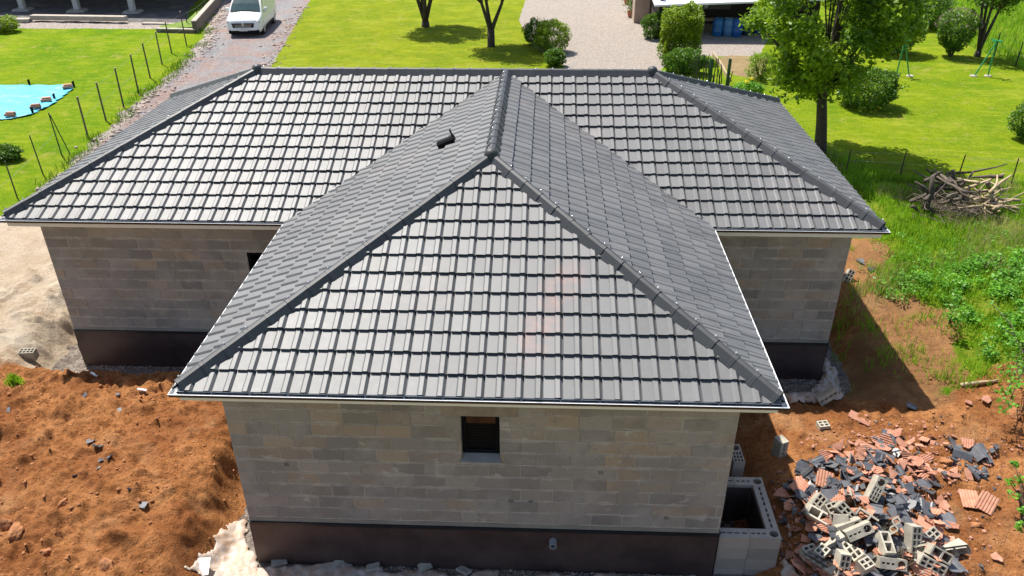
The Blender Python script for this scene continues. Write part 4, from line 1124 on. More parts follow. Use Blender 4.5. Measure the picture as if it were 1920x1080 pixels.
for (px, py, rz, lab) in ((177, 704, -.5, 'short white batten in the shaded trench by the left wing'), (267, 733, -.1, 'small white offcut on the soil lip below the left wing')):
    m = MB(); m.box((0, 0, 0), (.2, .045, .03)); o = m.build('offcut', MAT['sheet'], bevel=.004); p = on(px, py); o.location = (p.x, p.y, p.z+.03); o.rotation_euler = (0, .1, rz); tag(o, lab, 'offcut')

# ------------------------------------------------------------------ foliage helpers
def leaf_mesh(name, C, size, mat, parent=None, upbias=.4, aspect=.55, tint=None, rng=RNG):
    C = np.asarray(C); n = len(C); size = np.asarray(size)*np.ones(n)
    nr = rng.normal(size=(n, 3)); nr[:, 2] = np.abs(nr[:, 2])+upbias; nr /= np.linalg.norm(nr, axis=1)[:, None]
    t = rng.normal(size=(n, 3)); t -= nr*(t*nr).sum(1)[:, None]; t /= np.linalg.norm(t, axis=1)[:, None]; b = np.cross(nr, t)
    s = size[:, None]; v = np.empty((n, 4, 3)); bend = nr*s*.12
    v[:, 0] = C-t*s*.5; v[:, 1] = C+b*s*.5*aspect-bend+t*s*.08; v[:, 2] = C+t*s*.5-bend; v[:, 3] = C-b*s*.5*aspect-bend+t*s*.08
    f = np.arange(n*4).reshape(n, 4); me = new_mesh(name, v.reshape(-1, 3), f)
    tt = rng.random(n) if tint is None else np.clip(tint, 0, 1)
    a = me.attributes.new('tint', 'FLOAT', 'FACE'); a.data.foreach_set('value', tt.astype(np.float32))
    return link(name, me, mat, parent)
def clumps(centers, rad, per, rng=RNG, flat=.8):
    centers = np.asarray(centers); out = []
    for c, r_ in zip(centers, np.ones(len(centers))*rad):
        k = int(per*rng.uniform(.6, 1.3)); p = rng.normal(size=(k, 3)); p /= np.linalg.norm(p, axis=1)[:, None]
        p *= (rng.random(k)**.5)[:, None]*r_*rng.uniform(.7, 1.25); p[:, 2] *= flat; out.append(c+p)
    return np.concatenate(out)
def bush(name, label, cat, px, py, rx, ry, h, mat, n=3800, size=.085, group=None, shape='round', stems=True, gap=.25, at_=None, twig=None):
    p = on(px, py) if at_ is None else Vector(at_)
    root = thing(name, label, cat, p, 0, group); rng = np.random.default_rng(int(px*7+py)); n = int(n*1.7); gap = gap-.08 if gap < .35 else gap
    q = rng.normal(size=(n*3, 3)); q /= np.linalg.norm(q, axis=1)[:, None]
    th = np.arctan2(q[:, 1], q[:, 0]); lump = .55+.85*fbm(q[:, 0]*2.2+px*.1, q[:, 1]*2.2+q[:, 2]*2.6+py*.1, 13, 3)
    rr = (.55+.45*rng.random(len(q))**.4)*lump
    if shape == 'box': k = 1/np.maximum.reduce([np.abs(q[:, 0])**1, np.abs(q[:, 1])**1, np.abs(q[:, 2])**1])**.72; rr *= np.minimum(k, 1.5)
    pts_ = q*rr[:, None]*np.array([rx, ry, h/2])+np.array([0, 0, h*.5])
    if shape == 'fan':
        f_ = np.clip(pts_[:, 2]/h, 0, 1); pts_[:, 0] *= .35+.75*f_; pts_[:, 1] *= .35+.75*f_
    g = fbm(pts_[:, 0]*3.1/max(rx, .3)+px, pts_[:, 1]*3.1/max(ry, .3)+pts_[:, 2]*2.2/h*1.5, 19, 2)
    pts_ = pts_[(g > gap) & (pts_[:, 2] > .02)][:n]
    sp = []
    for k in range(22):
        dv = rng.normal(size=3); dv[2] = abs(dv[2])*.9+.1; dv /= np.linalg.norm(dv); L_ = rng.uniform(.95, 1.3)
        tt = rng.uniform(.7, L_, 26)[:, None]; sp.append(dv*tt*np.array([rx, ry, h/2])*.95+np.array([0, 0, h*.5])+rng.normal(0, .05, (26, 3)))
    pts_ = np.concatenate([pts_]+(sp if shape != 'fan' else []))
    leaf_mesh('foliage', pts_, rng.uniform(.7, 1.35, len(pts_))*size, mat, root, rng=rng, tint=.25+.5*rng.random(len(pts_))+.5*(g[(g > gap)][:len(pts_)]-.5) if False else None)
    m = MB()
    for k in range(9 if stems else 4):
        a = random.uniform(0, 6.28); m.tube([(0.05*math.cos(a), .05*math.sin(a), -.05), (rx*.35*math.cos(a), ry*.35*math.sin(a), h*.4), (rx*.6*math.cos(a+.3), ry*.6*math.sin(a+.3), h*.75)], [.03, .02, .008], 5)
    m.build('stem', MAT['bark'], root); return root

def tree(name, label, px, py, trunk_h, crown_c, crown_r, n_clump, per, leaf, mat, r0=.2, limbs=7, fork=None, seed=1, crad=.6, spread=1.0, group=None, at_=None):
    rng = np.random.default_rng(seed); rr = random.Random(seed); p = on(px, py) if at_ is None else Vector(at_)
    root = thing(name, label, 'tree', p, 0, group); m = MB(); ends = []
    cc = Vector(crown_c)
    q = rng.normal(size=(n_clump*4, 3)); q /= np.linalg.norm(q, axis=1)[:, None]
    q *= (.35+.65*rng.random(len(q))**.45)[:, None]
    q = q*(.75+.5*fbm(q[:, 0]*1.7+seed, q[:, 1]*1.7+q[:, 2]*1.3, seed+3, 2))[:, None]
    C = q[:n_clump]*np.array(crown_r)+np.array(cc)
    C = C[C[:, 2] > trunk_h*.75]
    if fork is None:
        bend = [(0, 0, -.15), (0, 0, .1), (-.14, .02, trunk_h*.5), (-.34, .03, trunk_h), (-.30, 0, cc.z*.75), (-.25, cc.y, cc.z+crown_r[2]*.6)]
        m.tube(bend, [r0*1.35, r0*1.1, r0*.92, r0*.8, r0*.45, r0*.1], 12)
        bases = [Vector((-.33, 0, trunk_h*rr.uniform(.95, 1.25))) for _ in range(limbs)]
    else:
        m.tube([(0, 0, -.15), (0, 0, .1), (0, 0, fork)], [r0*1.3, r0*1.1, r0], 10); bases = []
        for k in range(limbs):
            a = k/limbs*6.28+rr.uniform(-.4, .4); e = Vector((math.cos(a)*spread, math.sin(a)*spread*.7, trunk_h))
            m.tube([(0, 0, fork*.85), e*.4+Vector((0, 0, fork*.5)), e, e*1.15+Vector((0, 0, 1.2))], [r0*.7, r0*.55, r0*.42, r0*.15], 8); bases.append(e)
    for k, c in enumerate(C):
        if k % 3: continue
        b = min(bases, key=lambda v: (v-Vector(c)).length) if fork else bases[k % len(bases)]
        mid = b*.5+Vector(c)*.5+Vector((rr.uniform(-.2, .2), rr.uniform(-.2, .2), -.15)); m.tube([b, mid, c], [r0*.26, r0*.15, .012], 5, cap=False)
    m.build('trunk', MAT['bark'], root, smooth=True)
    L3 = clumps(C, crad, per, rng); base_t = np.repeat(rng.random(len(C)), 1)
    cid = np.argmin(((L3[:, None, :]-C[None])**2).sum(-1), 1) if len(L3) < 60000 else np.zeros(len(L3), int)
    tint = np.clip(.5+.24*rng.normal(size=len(L3))+(base_t[cid]-.5)*.9, 0, 1)
    leaf_mesh('crown', L3, rng.uniform(.65, 1.35, len(L3))*leaf, mat, root, rng=rng, tint=tint)
    return root

def blades(name, X, Y, h, w, mat, label, lean=.35, tint=None, cat='grass', rng=RNG):
    n = len(X); Z = H(X, Y); a = rng.uniform(0, 6.283, n); h = h*np.ones(n); w = w*np.ones(n)
    dx, dy = np.cos(a)*w/2, np.sin(a)*w/2; la = rng.uniform(0, 6.283, n); ln = np.abs(rng.normal(0, lean, n))*h
    v = np.empty((n, 5, 3)); mx, my = X+np.cos(la)*ln*.3, Y+np.sin(la)*ln*.3
    v[:, 0] = np.stack([X-dx, Y-dy, Z-.02], -1); v[:, 1] = np.stack([X+dx, Y+dy, Z-.02], -1)
    v[:, 2] = np.stack([mx+dx*.8, my+dy*.8, Z+h*.6], -1); v[:, 3] = np.stack([X+np.cos(la)*ln, Y+np.sin(la)*ln, Z+h*(1-.3*ln/np.maximum(h, 1e-3))], -1)
    v[:, 4] = np.stack([mx-dx*.8, my-dy*.8, Z+h*.6], -1)
    i = np.arange(n)*5; tri1 = np.stack([i, i+1, i+2, i+4], -1); tri2 = np.stack([i+4, i+2, i+3, i+3], -1)
    me = bpy.data.meshes.new(name); fs = np.concatenate([np.stack([i, i+1, i+2], -1), np.stack([i, i+2, i+4], -1), np.stack([i+4, i+2, i+3], -1)])
    me = new_mesh(name, v.reshape(-1, 3), fs)
    tt = rng.random(n) if tint is None else np.clip(tint, 0, 1)
    at2 = me.attributes.new('tint', 'FLOAT', 'FACE'); at2.data.foreach_set('value', np.concatenate([tt]*3).astype(np.float32))
    return tag(link(name, me, mat), label, cat, kind='stuff')
def cand_pts(n, x0, x1, y0, y1, test, rng=RNG):
    X = rng.uniform(x0, x1, n); Y = rng.uniform(y0, y1, n); k = test(X, Y) > rng.random(n); return X[k], Y[k]

# grass of the right bank, tall and uneven
def bank_density(X, Y):
    z = zones(X, Y); return z['z_bank']*(1-np.clip(1.02*z['z_soil'], 0, 1))*ss(.30, .6, fbm(X*1.1, Y*1.1, 401, 3))
X, Y = cand_pts(120000, 7.5, 19, 4.2, 22, bank_density)
hh = .10+.30*fbm(X*.7, Y*.7, 411, 3)*RNG.random(len(X))**.6
blades('bank_grass', X, Y, hh, .018, MAT['blade'], 'tall uneven green grass on the bank right of the house')
X, Y = cand_pts(26000, 8.5, 22, 8, 19, lambda X, Y: zones(X, Y)['z_bank']*ss(.48, .62, fbm(X*.6, Y*.6, 421, 3)))
blades('dry_grass', X, Y, .2+.3*RNG.random(len(X)), .012, MAT['leaf_dry'], 'pale dry seeding grass among the bank grass')
# tufts straying over the soil of the right side
X, Y = cand_pts(9000, 7.6, 12.5, 4.6, 12.5, lambda X, Y: ss(.56, .64, fbm(X*1.3, Y*1.3, 431, 3))*(house_d(X, Y) > .5)*ss(5.0, 5.8, Y+.1*X-.7))
blades('soil_tufts', X, Y, .10+.2*RNG.random(len(X)), .016, MAT['blade'], 'grass tufts growing through the bare soil beside the right wall')
# broad-leaved weeds on the bank
def weed_field(n, poly_px, size, seed, z=-.2):
    rng = np.random.default_rng(seed); poly = P(poly_px, z); xs = [p[0] for p in poly]; ys = [p[1] for p in poly]
    X = rng.uniform(min(xs), max(xs), n); Y = rng.uniform(min(ys), max(ys), n)
    k = (sdpoly(X, Y, poly) > 0) & (fbm(X*1.4, Y*1.4, seed, 3) > .42); X, Y = X[k], Y[k]; Z = H(X, Y)
    C = np.stack([X, Y, Z+.18], -1); return clumps(C, .20, 46, rng, .8), rng
L3, rg = weed_field(560, [(1640, 545), (1660, 510), (1720, 490), (1800, 500), (1960, 470), (1960, 700), (1880, 690), (1830, 650), (1790, 570), (1720, 550)], .1, 441)
tag(leaf_mesh('weeds', L3, rg.uniform(.04, .11, len(L3)), MAT['leaf_weed'], None, .8, .65, rng=rg), 'broad-leaved green weeds covering the bank at the right edge', 'weeds', kind='stuff')
L3, rg = weed_field(120, [(1600, 480), (1690, 430), (1900, 430), (1900, 520), (1690, 560)], .1, 447)
tag(leaf_mesh('weeds', L3, rg.uniform(.03, .08, len(L3)), MAT['leaf_weed'], None, .8, .5, rng=rg), 'low weeds between the right wall and the brushwood', 'weeds', kind='stuff')
# dark verge grass along the left fence
X, Y = cand_pts(50000, -23, -14, 12, 40, lambda X, Y: ss(.6, .1, np.abs(X-np.interp(Y, [12, 18.5, 28, 35.5, 39.5], [-15.1, -16.2, -17.3, -18.3, -19.4])+ .8*(fbm(X*.8, Y*.8, 450)-.5)))*ss(.36, .6, fbm(X*.9, Y*.9, 451)))
blades('verge_grass', X, Y, .06+.26*RNG.random(len(X))**2, .022, MAT['leaf_dark'], 'dark long grass along the wire fence beside the driveway', tint=.15+.5*RNG.random(len(X)))
# short lawn blades where the lawn is close
X, Y = cand_pts(40000, 17, 42, 28, 56, lambda X, Y: (sdpoly(X, Y, Z_FIELD) > 0)*.9)
blades('meadow_grass', X, Y, .2+.35*RNG.random(len(X)), .04, MAT['blade'], 'longer meadow grass beyond the lawn at the top right', tint=.4+.6*RNG.random(len(X)))
m = [on(28, 718)]
X = m[0].x+RNG.normal(0, .08, 160); Y = m[0].y+RNG.normal(0, .05, 160)
blades('grass_tuft', X, Y, .16, .02, MAT['blade'], 'single small green tuft on the soil left of the house')

# ------------------------------------------------------------------ trees and bushes
tree('broadleaf_tree', 'large leafy tree with dark trunk behind the right end of the roof', 1537, 287, 2.3, (-.5, .1, 5.0), (2.75, 2.6, 2.95), 150, 200, .185, MAT['leaf_tree'], .21, 8, seed=4, crad=.62)
tree('lawn_tree', 'young multi-stemmed tree on the lawn, further one from the house', 798, 50, 2.6, (0, 0, 4.6), (2.6, 2.2, 1.7), 75, 190, .17, MAT['leaf_tree'], .22, 4, fork=.35, seed=8, spread=.75)
tree('lawn_tree', 'young forked tree on the lawn nearest the ridge of the roof', 921, 87, 2.3, (.1, 0, 4.3), (2.4, 2.2, 1.6), 75, 190, .17, MAT['leaf_tree'], .19, 3, fork=.95, seed=9, spread=.62)
tree('slender_tree', 'small tree with several thin stems at the field edge top right', 1832, 106, 2.4, (.3, 0, 3.5), (1.45, 1.3, 1.2), 46, 190, .14, MAT['leaf_dark'], .15, 4, fork=.3, seed=12, spread=.45, crad=.5)
bush('clipped_shrub', 'tall clipped lime-green shrub with flat sides beside the gravel yard', 'shrub', 1272, 112, 1.02, .9, 2.6, MAT['leaf_lime'], 11000, .11, shape='box', gap=.12)
bush('low_shrub', 'low dark green shrub in front of the tall clipped one', 'shrub', 1282, 138, 1.15, .7, 1.15, MAT['leaf_dark'], 3800, .09)
bush('low_shrub', 'small leafy shrub beside the open shed corner', 'shrub', 1228, 72, .75, .7, 1.5, MAT['leaf_dark'], 2600, .10)
bush('yard_shrub', 'dark green shrub on the left of the cluster by the gravel yard', 'shrub', 1006, 84, .75, .7, 1.35, MAT['leaf_dark'], 2800, .09)
bush('yard_shrub', 'yellow-topped rounded shrub in the cluster by the gravel yard', 'shrub', 1034, 97, .95, .85, 1.7, MAT['leaf_lime'], 3800, .09)
bush('yard_shrub', 'smallest shrub at the near end of the cluster by the yard', 'shrub', 1041, 124, .55, .5, .9, MAT['leaf_dark'], 1800, .08)
bush('round_bush', 'round dark bush on the lawn behind the big tree trunk', 'bush', 1625, 200, 1.25, 1.1, 1.6, MAT['leaf_dark'], 5200, .10)
bush('lawn_bush', 'dense bush half hidden behind the right side of the big tree', 'bush', 1668, 100, 1.4, 1.2, 2.4, MAT['leaf_dark'], 5200, .11)
bush('clipped_hedge', 'dark clipped hedge at the top right lawn edge', 'hedge', 1718, 52, 1.6, 1.0, 2.0, MAT['leaf_dark'], 6500, .11, shape='box', gap=.15)
lil = bush('lilac_bush', 'fan-shaped bush with faded mauve flower heads at the top right', 'bush', 1782, 106, 1.25, 1.1, 2.4, MAT['leaf_dark'], 4200, .10, shape='fan')
C_ = RNG.normal(size=(900, 3)); C_ /= np.linalg.norm(C_, axis=1)[:, None]; C_ = C_[C_[:, 2] > .25]*np.array([1.2, 1.05, 1.2])+np.array([0, 0, 1.25])
tag(leaf_mesh('flowers', C_, .11, MAT['leaf_lilac'], lil), kind='stuff')
bush('small_bush', 'small round green bush on the lawn edge at the top left', 'bush', 8, 60, .95, .7, .95, MAT['leaf_lime'], 2600, .09)
bush('low_bush', 'low dark bush on the lawn at the left edge', 'bush', 14, 300, .62, .45, .55, MAT['leaf_dark'], 2400, .07)
bush('edge_bush', 'dark bush showing at the right edge of the lawn', 'bush', 1918, 262, .6, .6, 1.5, MAT['leaf_dark'], 2200, .08)
bush('garden_plant', 'leafy garden plants between the stakes and the big tree', 'plant', 1425, 150, .75, .6, 1.3, MAT['leaf_tree'], 1700, .08, gap=.42)
fl = bush('flower_clump', 'clump with bright yellow flowers beside the garden bed', 'plant', 1400, 178, .75, .5, .6, MAT['leaf_weed'], 1700, .07, gap=.4)
yb = clumps([(-.12, -.2, .66), (.08, -.1, .76)], .12, 60); tag(leaf_mesh('flowers', yb, .06, MAT['yellow'], fl), kind='stuff')
# leafy sprays of a shrub leaning in at the right edge
def spray(label, pts_px, z, n, seed, rad=.2, leaf=.085):
    rng = np.random.default_rng(seed); P3 = []
    for (px, py, zz2) in pts_px:
        x, y = at(px, py, zz2); P3.append((x, y, zz2))
    root = thing('leafy_shrub', label, 'shrub', (P3[0][0], P3[0][1], hz(P3[0][0], P3[0][1])))
    base = np.array(root.location); m = MB()
    for q in P3: m.tube([(0, 0, -.05), tuple((np.array(q)-base)*.5+np.array([0, 0, .15])), tuple(np.array(q)-base)], [.022, .014, .005], 5)
    m.build('stem', MAT['bark'], root)
    C = clumps([np.array(q)-base for q in P3], rad, n, rng, .8); leaf_mesh('foliage', C, rng.uniform(.6, 1.3, len(C))*leaf, MAT['leaf_weed'], root, .7, .75, rng=rng)
spray('leafy shrub leaning over the soil at the right edge, upper one', [(1935, 640, .2), (1905, 670, .3), (1893, 700, .3), (1885, 735, .3), (1890, 762, .25), (1910, 720, .35), (1925, 690, .3), (1900, 640, .2), (1870, 610, .1), (1930, 590, .2), (1860, 570, .1)], .2, 50, 3, .21)
spray('leafy shrub with sparse sprays at the lower right edge', [(1940, 930, .2), (1902, 870, .1), (1915, 900, .25), (1893, 905, .2), (1900, 930, .2), (1918, 955, .25), (1912, 985, .15)], .2, 26, 5, .12, .075)
spray('small leafy sapling in the weeds on the bank', [(1790, 575, .15), (1783, 590, .2), (1800, 600, .2)], .2, 50, 7, .2)

# ------------------------------------------------------------------ brushwood pile and branches
def branch(px, py, L_, rz, lift, rise, r_, mat, label, group='cut branches of the brushwood pile', bendk=.2, crook=None):
    p = on(px, py); m = MB(); rr = random; n = 6; pts = []
    d = Vector((math.cos(rz), math.sin(rz), 0)); s = Vector((-d.y, d.x, 0)); ph = rr.uniform(0, 3); am = rr.gauss(0, bendk)*L_*.5
    for i in range(n):
        t = i/(n-1)-.5; pts.append(d*t*L_+s*am*math.cos(t*math.pi)+Vector((0, 0, lift+rise*t+rr.uniform(-.02, .02))))
    m.tube(pts, [r_*(1-.6*i/(n-1)) for i in range(n)], 7)
    o = m.build('branch', mat, loc=p, smooth=True); tag(o, label, 'branch', group)
pile_c = on(1790, 385)
for k in range(46):
    px, py = random.uniform(1715, 1870), random.uniform(372, 408)
    branch(px, py, random.uniform(.55, 1.25), random.uniform(0, 3.14), random.uniform(.08, .95), random.uniform(-.6, .6), random.uniform(.028, .075), MAT['wood'] if px < 1790 or random.random() < .5 else MAT['palewood'], 'cut branch tangled in the brushwood pile on the grass bank', bendk=.12)
for k in range(26):
    px, py = random.uniform(1810, 1885), random.uniform(375, 412)
    branch(px, py, random.uniform(.35, .9), random.uniform(0, 3.14), random.uniform(.08, .6), random.uniform(-.3, .3), random.uniform(.025, .055), MAT['palewood'], 'short pale branch in the right half of the brushwood pile', 'pale branches of the brushwood pile', .35)
branch(1900, 388, 1.5, .4, .25, .5, .035, MAT['palewood'], 'pale branch sticking out of the pile towards the right edge', None)
branch(1820, 352, 2.0, .12, .65, .25, .045, MAT['wood'], 'long branch lying level across the top of the pile', None)
branch(1835, 722, .85, .18, .06, .06, .05, MAT['palewood'], 'weathered forked branch lying alone on the sunny soil', None, .02)
for (px, py, tx, ty, lab) in ((1732, 398, -.05, 1.15, 'thick upright root standing in the left of the pile'), (1752, 372, .3, .95, 'second upright root leaning behind the thick one')):
    p = on(px, py); m = MB(); m.tube([(0, 0, -.05), (.02, 0, .3), (.1+tx, 0, .7), (tx+.05, .05, ty)], [.13, .1, .085, .06], 9); m.tube([(.05, 0, .6), (-.2, .1, .8), (-.45, .1, .95)], [.07, .05, .03], 7)
    m.tube([(0, 0, .2), (.2, -.1, .1), (.45, -.15, 0)], [.07, .05, .02], 7); o = m.build('stump_root', MAT['darkwood'], loc=p, smooth=True); tag(o, lab, 'root')
tw = MB()
for k in range(260):
    px, py = random.gauss(1800, 42), random.gauss(393, 13); p = at(px, py, -.15); z = hz(*p)+random.uniform(0, .55); a = random.uniform(0, 6.28); l_ = random.uniform(.2, .5)
    tw.tube([(p[0]-math.cos(a)*l_, p[1]-math.sin(a)*l_, z-random.uniform(-.1, .1)), (p[0], p[1], z+random.uniform(-.08, .08)), (p[0]+math.cos(a)*l_, p[1]+math.sin(a)*l_, z+random.uniform(-.15, .1))], [.010, .008, .004], 4, cap=False)
tag(tw.build('twigs', MAT['wood']), 'thin dry twigs filling the brushwood pile', 'twigs', kind='stuff')

# ------------------------------------------------------------------ fences and posts
def post_at(base_px, top_px):
    """base on the ground and the height that reaches the pixel of the top"""
    b = on(*base_px); d = px_ray(*top_px); t = (b.y-CAM[1])/d[1]; return b, max(.3, CAM[2]+t*d[2]-b.z)
def fence(name, label, posts, r_, mat, wires=(), wire_mat=None, cap=None):
    bs = [post_at(*q) for q in posts]; root = thing(name, label, 'fence', bs[0][0]); o0 = Vector(bs[0][0])
    for (b, h_) in bs:
        m = MB(); lean = Vector((random.uniform(-.03, .03), random.uniform(-.03, .03), 0)); m.tube([b-o0-Vector((0, 0, .2)), b-o0+Vector((0, 0, h_*.5))+lean*.5, b-o0+Vector((0, 0, h_))+lean], [r_*1.05, r_, r_*.9], 8)
        p_ = m.build('post', mat, root)
        if cap: 
            c = MB(); c.tube([b-o0+Vector((0, 0, h_-.02))+lean, b-o0+Vector((0, 0, h_+.02))+lean], r_*1.25, 8); c.build('post_top', cap, p_)
    for f_ in wires:
        m = MB(); pts = [b-o0+Vector((0, 0, h_*f_)) for (b, h_) in bs]; m.tube(pts, .004, 4); m.build('wire', wire_mat or MAT['pvc'], root)
    return root
fence('wire_fence', 'row of thin weathered posts along the lawn edge left of the driveway',
      [((350, 86), (331, 22)), ((322, 100), (308, 41)), ((304, 121), (288, 60)), ((282, 147), (261, 81)), ((260, 175), (234, 103)), ((232, 201), (208, 128)), ((199, 227), (174, 155)), ((165, 257), (140, 182))], .035, MAT['wood'], (.5, .92), None, MAT['palewood'])
fence('garden_wire_fence', 'green metal posts with a wire at the left edge of the lawn', [((117, 294), (107, 211)), ((81, 327), (55, 253)), ((33, 372), (9, 302)), ((-40, 440), (-62, 360))], .022, MAT['greenpost'], (.55,))
b, h_ = post_at((117, 294), (107, 212)); b2 = on(131, 286); m = MB(); m.tube([b2-b-Vector((0, 0, .1)), Vector((0, 0, h_-.05))], .018, 8); o = m.build('fence_brace', MAT['greenpost'], loc=b); tag(o, 'green diagonal strut bracing the end post of the garden wire fence', 'strut')
fence('field_fence', 'thin dark stakes in a row across the lawn above the brushwood', [((1586, 321), (1593, 280)), ((1688, 328), (1699, 285)), ((1795, 336), (1808, 290)), ((1896, 344), (1913, 297)), ((2010, 352), (2030, 304))], .022, MAT['darkwood'], (.9, .5))
fence('meadow_fence', 'dark stakes along the meadow edge at the top right', [((1864, 105), (1876, 61)), ((1904, 123), (1918, 79)), ((1950, 145), (1966, 98))], .03, MAT['darkwood'], (.9, .5))
# strip fence by the retaining wall
fence('strip_fence', 'thin dark fence on the grass strip beside the retaining wall', [((352, 52), (346, 24)), ((372, 42), (366, 14)), ((386, 28), (381, 2)), ((398, 14), (393, -12)), ((412, -4), (408, -30))], .03, MAT['darkwood'], (.95, .5))
# stakes of the vegetable garden
gs = thing('stake_fence', 'loose fence of dark green stakes round the vegetable bed', 'fence', on(1332, 160)); o0 = Vector(gs.location)
for k in range(17):
    px = 1300+k*3.9+random.uniform(-1.5, 1.5); b = on(px, 152+k*.9+random.uniform(-2, 2)); h_ = random.uniform(.75, 1.35); m = MB()
    m.tube([b-o0-Vector((0, 0, .1)), b-o0+Vector((random.uniform(-.22, .22), random.uniform(-.1, .1), h_))], [.028, .02], 6); m.build('stake', MAT['greenpost'] if random.random() < .7 else MAT['darkwood'], gs)
for px in (1330, 1363):
    b = on(px, 160); m = MB(); m.box(b-o0+Vector((0, 0, .6)), (.13, .13, 1.25), taper=.9); m.build('corner_post', MAT['greenpost'], gs)
pts = [on(*q)+Vector((0, 0, .12)) for q in ((1337, 106), (1346, 117), (1353, 128), (1359, 140), (1368, 152))]
m = MB()
for a, b in zip(pts[:-1], pts[1:]):
    c = (a+b)/2; dd = b-a; m.box(c-Vector((0, 0, .04)), (dd.length+.02, .09, .22), Matrix.Rotation(math.atan2(dd.y, dd.x), 3, 'Z'))
tag(m.build('bed_edging', MAT['palewood']), 'pale curved board edging of the vegetable bed', 'edging')
# two green A-frames on the lawn
def aframe(label, top, l1, l2):
    b1, b2 = on(*l1), on(*l2); mid = (b1+b2)/2; d = px_ray(*top); t = (mid.y-CAM[1])/d[1]; tp = Vector(CAM)+Vector(d)*t; root = thing('clothes_line_frame', label, 'frame', mid, 0, None)
    for b in (b1, b2):
        m = MB(); m.tube([b-mid-Vector((0, 0, .1)), tp-mid], .032, 10); m.build('leg', MAT['brightgreen'], root)
        m = MB(); m.lathe([(.0, .05), (.15, .05), (.17, .02), (.17, -.1)], 12, b-mid); m.build('footing', MAT['concrete'], root)
    m = MB(); m.box(tp-mid+Vector((0, 0, .02)), (.62, .06, .05), Matrix.Rotation(.5, 3, 'Z')); m.box(tp-mid+Vector((0, 0, .045)), (.06, .6, .05), Matrix.Rotation(.5, 3, 'Z')); m.build('crossbar', MAT['brightgreen'], root)
aframe('bright green two-legged line frame nearer the big tree', (1697, 76), (1680, 142), (1706, 143))
aframe('bright green two-legged line frame nearer the meadow fence', (1869, 78), (1825, 143), (1852, 143))

# ------------------------------------------------------------------ pool cover
poly = P([(-120, 160), (0, 161), (60, 162), (137, 161), (141, 166), (122, 184), (92, 204), (56, 220), (0, 229), (-120, 238)], -.40)
xs = np.arange(min(p[0] for p in poly), max(p[0] for p in poly), .1); ys = np.arange(min(p[1] for p in poly), max(p[1] for p in poly), .1); gx_, gy_ = np.meshgrid(xs, ys)
s = sdpoly(gx_+(fbm(gx_*2, gy_*2, 3)-.5)*.25, gy_+(fbm(gx_*2, gy_*2, 4)-.5)*.25, poly)
zz_ = -.36+.10*np.abs(fbm(gx_*1.1+gy_*.4, gy_*1.6, 501, 4)-.5)*2+.02*vn(gx_*6, gy_*2, 3)-.03*ss(1, 4, s)
zz_ = np.maximum(zz_, H(gx_, gy_)+.015)
id_ = -np.ones(gx_.shape, int); mk = s > 0; id_[mk] = np.arange(mk.sum()); a, b, c, d = id_[:-1, :-1], id_[:-1, 1:], id_[1:, 1:], id_[1:, :-1]; ok = (a >= 0) & (b >= 0) & (c >= 0) & (d >= 0)
o = link('pool_tarp', new_mesh('pool_tarp', np.stack([gx_[mk], gy_[mk], zz_[mk]], -1), np.stack([a[ok], b[ok], c[ok], d[ok]], -1), True), MAT['tarp']); so = o.modifiers.new('thickness', 'SOLIDIFY'); so.thickness = .01; so.offset = 1
tag(o, 'bright cyan wrinkled tarpaulin spread over the lawn at the left edge', 'tarpaulin')
for (px, py, rz, lab) in ((128, 168, .5, 'brick on the far corner of the cyan tarpaulin'), (88, 193, .4, 'brick weighing down the middle of the slanting tarpaulin edge'), (68, 206, .3, 'brick beside the dark peg on the tarpaulin edge'), (21, 221, .05, 'brick nearest the photo edge on the cyan tarpaulin')):
    p = on(px, py); m = MB(); m.box((0, 0, 0), (.42, .2, .1)); m.box((.02, .03, .08), (.34, .16, .06)); o = m.build('brick', MAT['brick'], loc=(p.x, p.y, p.z+.14), rot=(0, 0, rz), bevel=.01); tag(o, lab, 'brick')
for (px, py, lab) in ((103, 187, 'dark peg holding the slanting edge of the cyan tarpaulin'), (62, 213, 'dark peg near the brick at the lower tarpaulin edge'), (139, 163, 'dark peg at the far corner of the cyan tarpaulin'), (56, 160, 'dark peg on the straight far edge of the tarpaulin')):
    p = on(px, py); m = MB(); m.tube([(0, 0, -.05), (0, 0, .26)], .05, 8); m.tube([(-.05, 0, .2), (.05, 0, .28)], .03, 6); o = m.build('peg', MAT['vanblack'], loc=p); tag(o, lab, 'peg')

# ------------------------------------------------------------------ van
vx, vy = at(459, 68, -.36); vz = hz(vx, vy)
van = thing('van', 'white panel van facing the camera on the stony driveway', 'van', (vx, vy, vz), R(6))
# local: front at y=0 looking to -y, length to +y; half width .96
SEC = [  # y, half width low, half width top, z bottom, z shoulder, z top
    (.00, .72, .66, .30, .72, .84), (.05, .88, .82, .26, .80, .93), (.20, .96, .89, .24, .90, 1.02), (.55, .985, .93, .24, 1.02, 1.14), (.95, .99, .94, .24, 1.08, 1.25),
    (1.35, .99, .87, .24, 1.12, 1.62), (1.75, .99, .81, .24, 1.14, 1.91), (2.25, .99, .80, .24, 1.14, 1.98), (3.6, .99, .80, .24, 1.14, 1.98), (4.7, .98, .80, .26, 1.14, 1.97), (4.98, .95, .78, .32, 1.10, 1.91)]
vs = []; fs = []; K = 10
for (y, wl, wt, z0, z1, z2) in SEC:
    half = [(wl*.9, z0), (wl, z0+.16), (wl, (z0+z1)/2), (wl*.985, z1), (wt, z2-.07), (wt*.86, z2), (wt*.4, z2+.02)]
    ring = [(x, z) for x, z in half]+[(-x, z) for x, z in reversed(half)]
    vs += [(x, y, z) for x, z in ring]
n = 14
for i in range(len(SEC)-1):
    for k in range(n): k2 = (k+1) % n; fs.append((i*n+k, i*n+k2, (i+1)*n+k2, (i+1)*n+k))
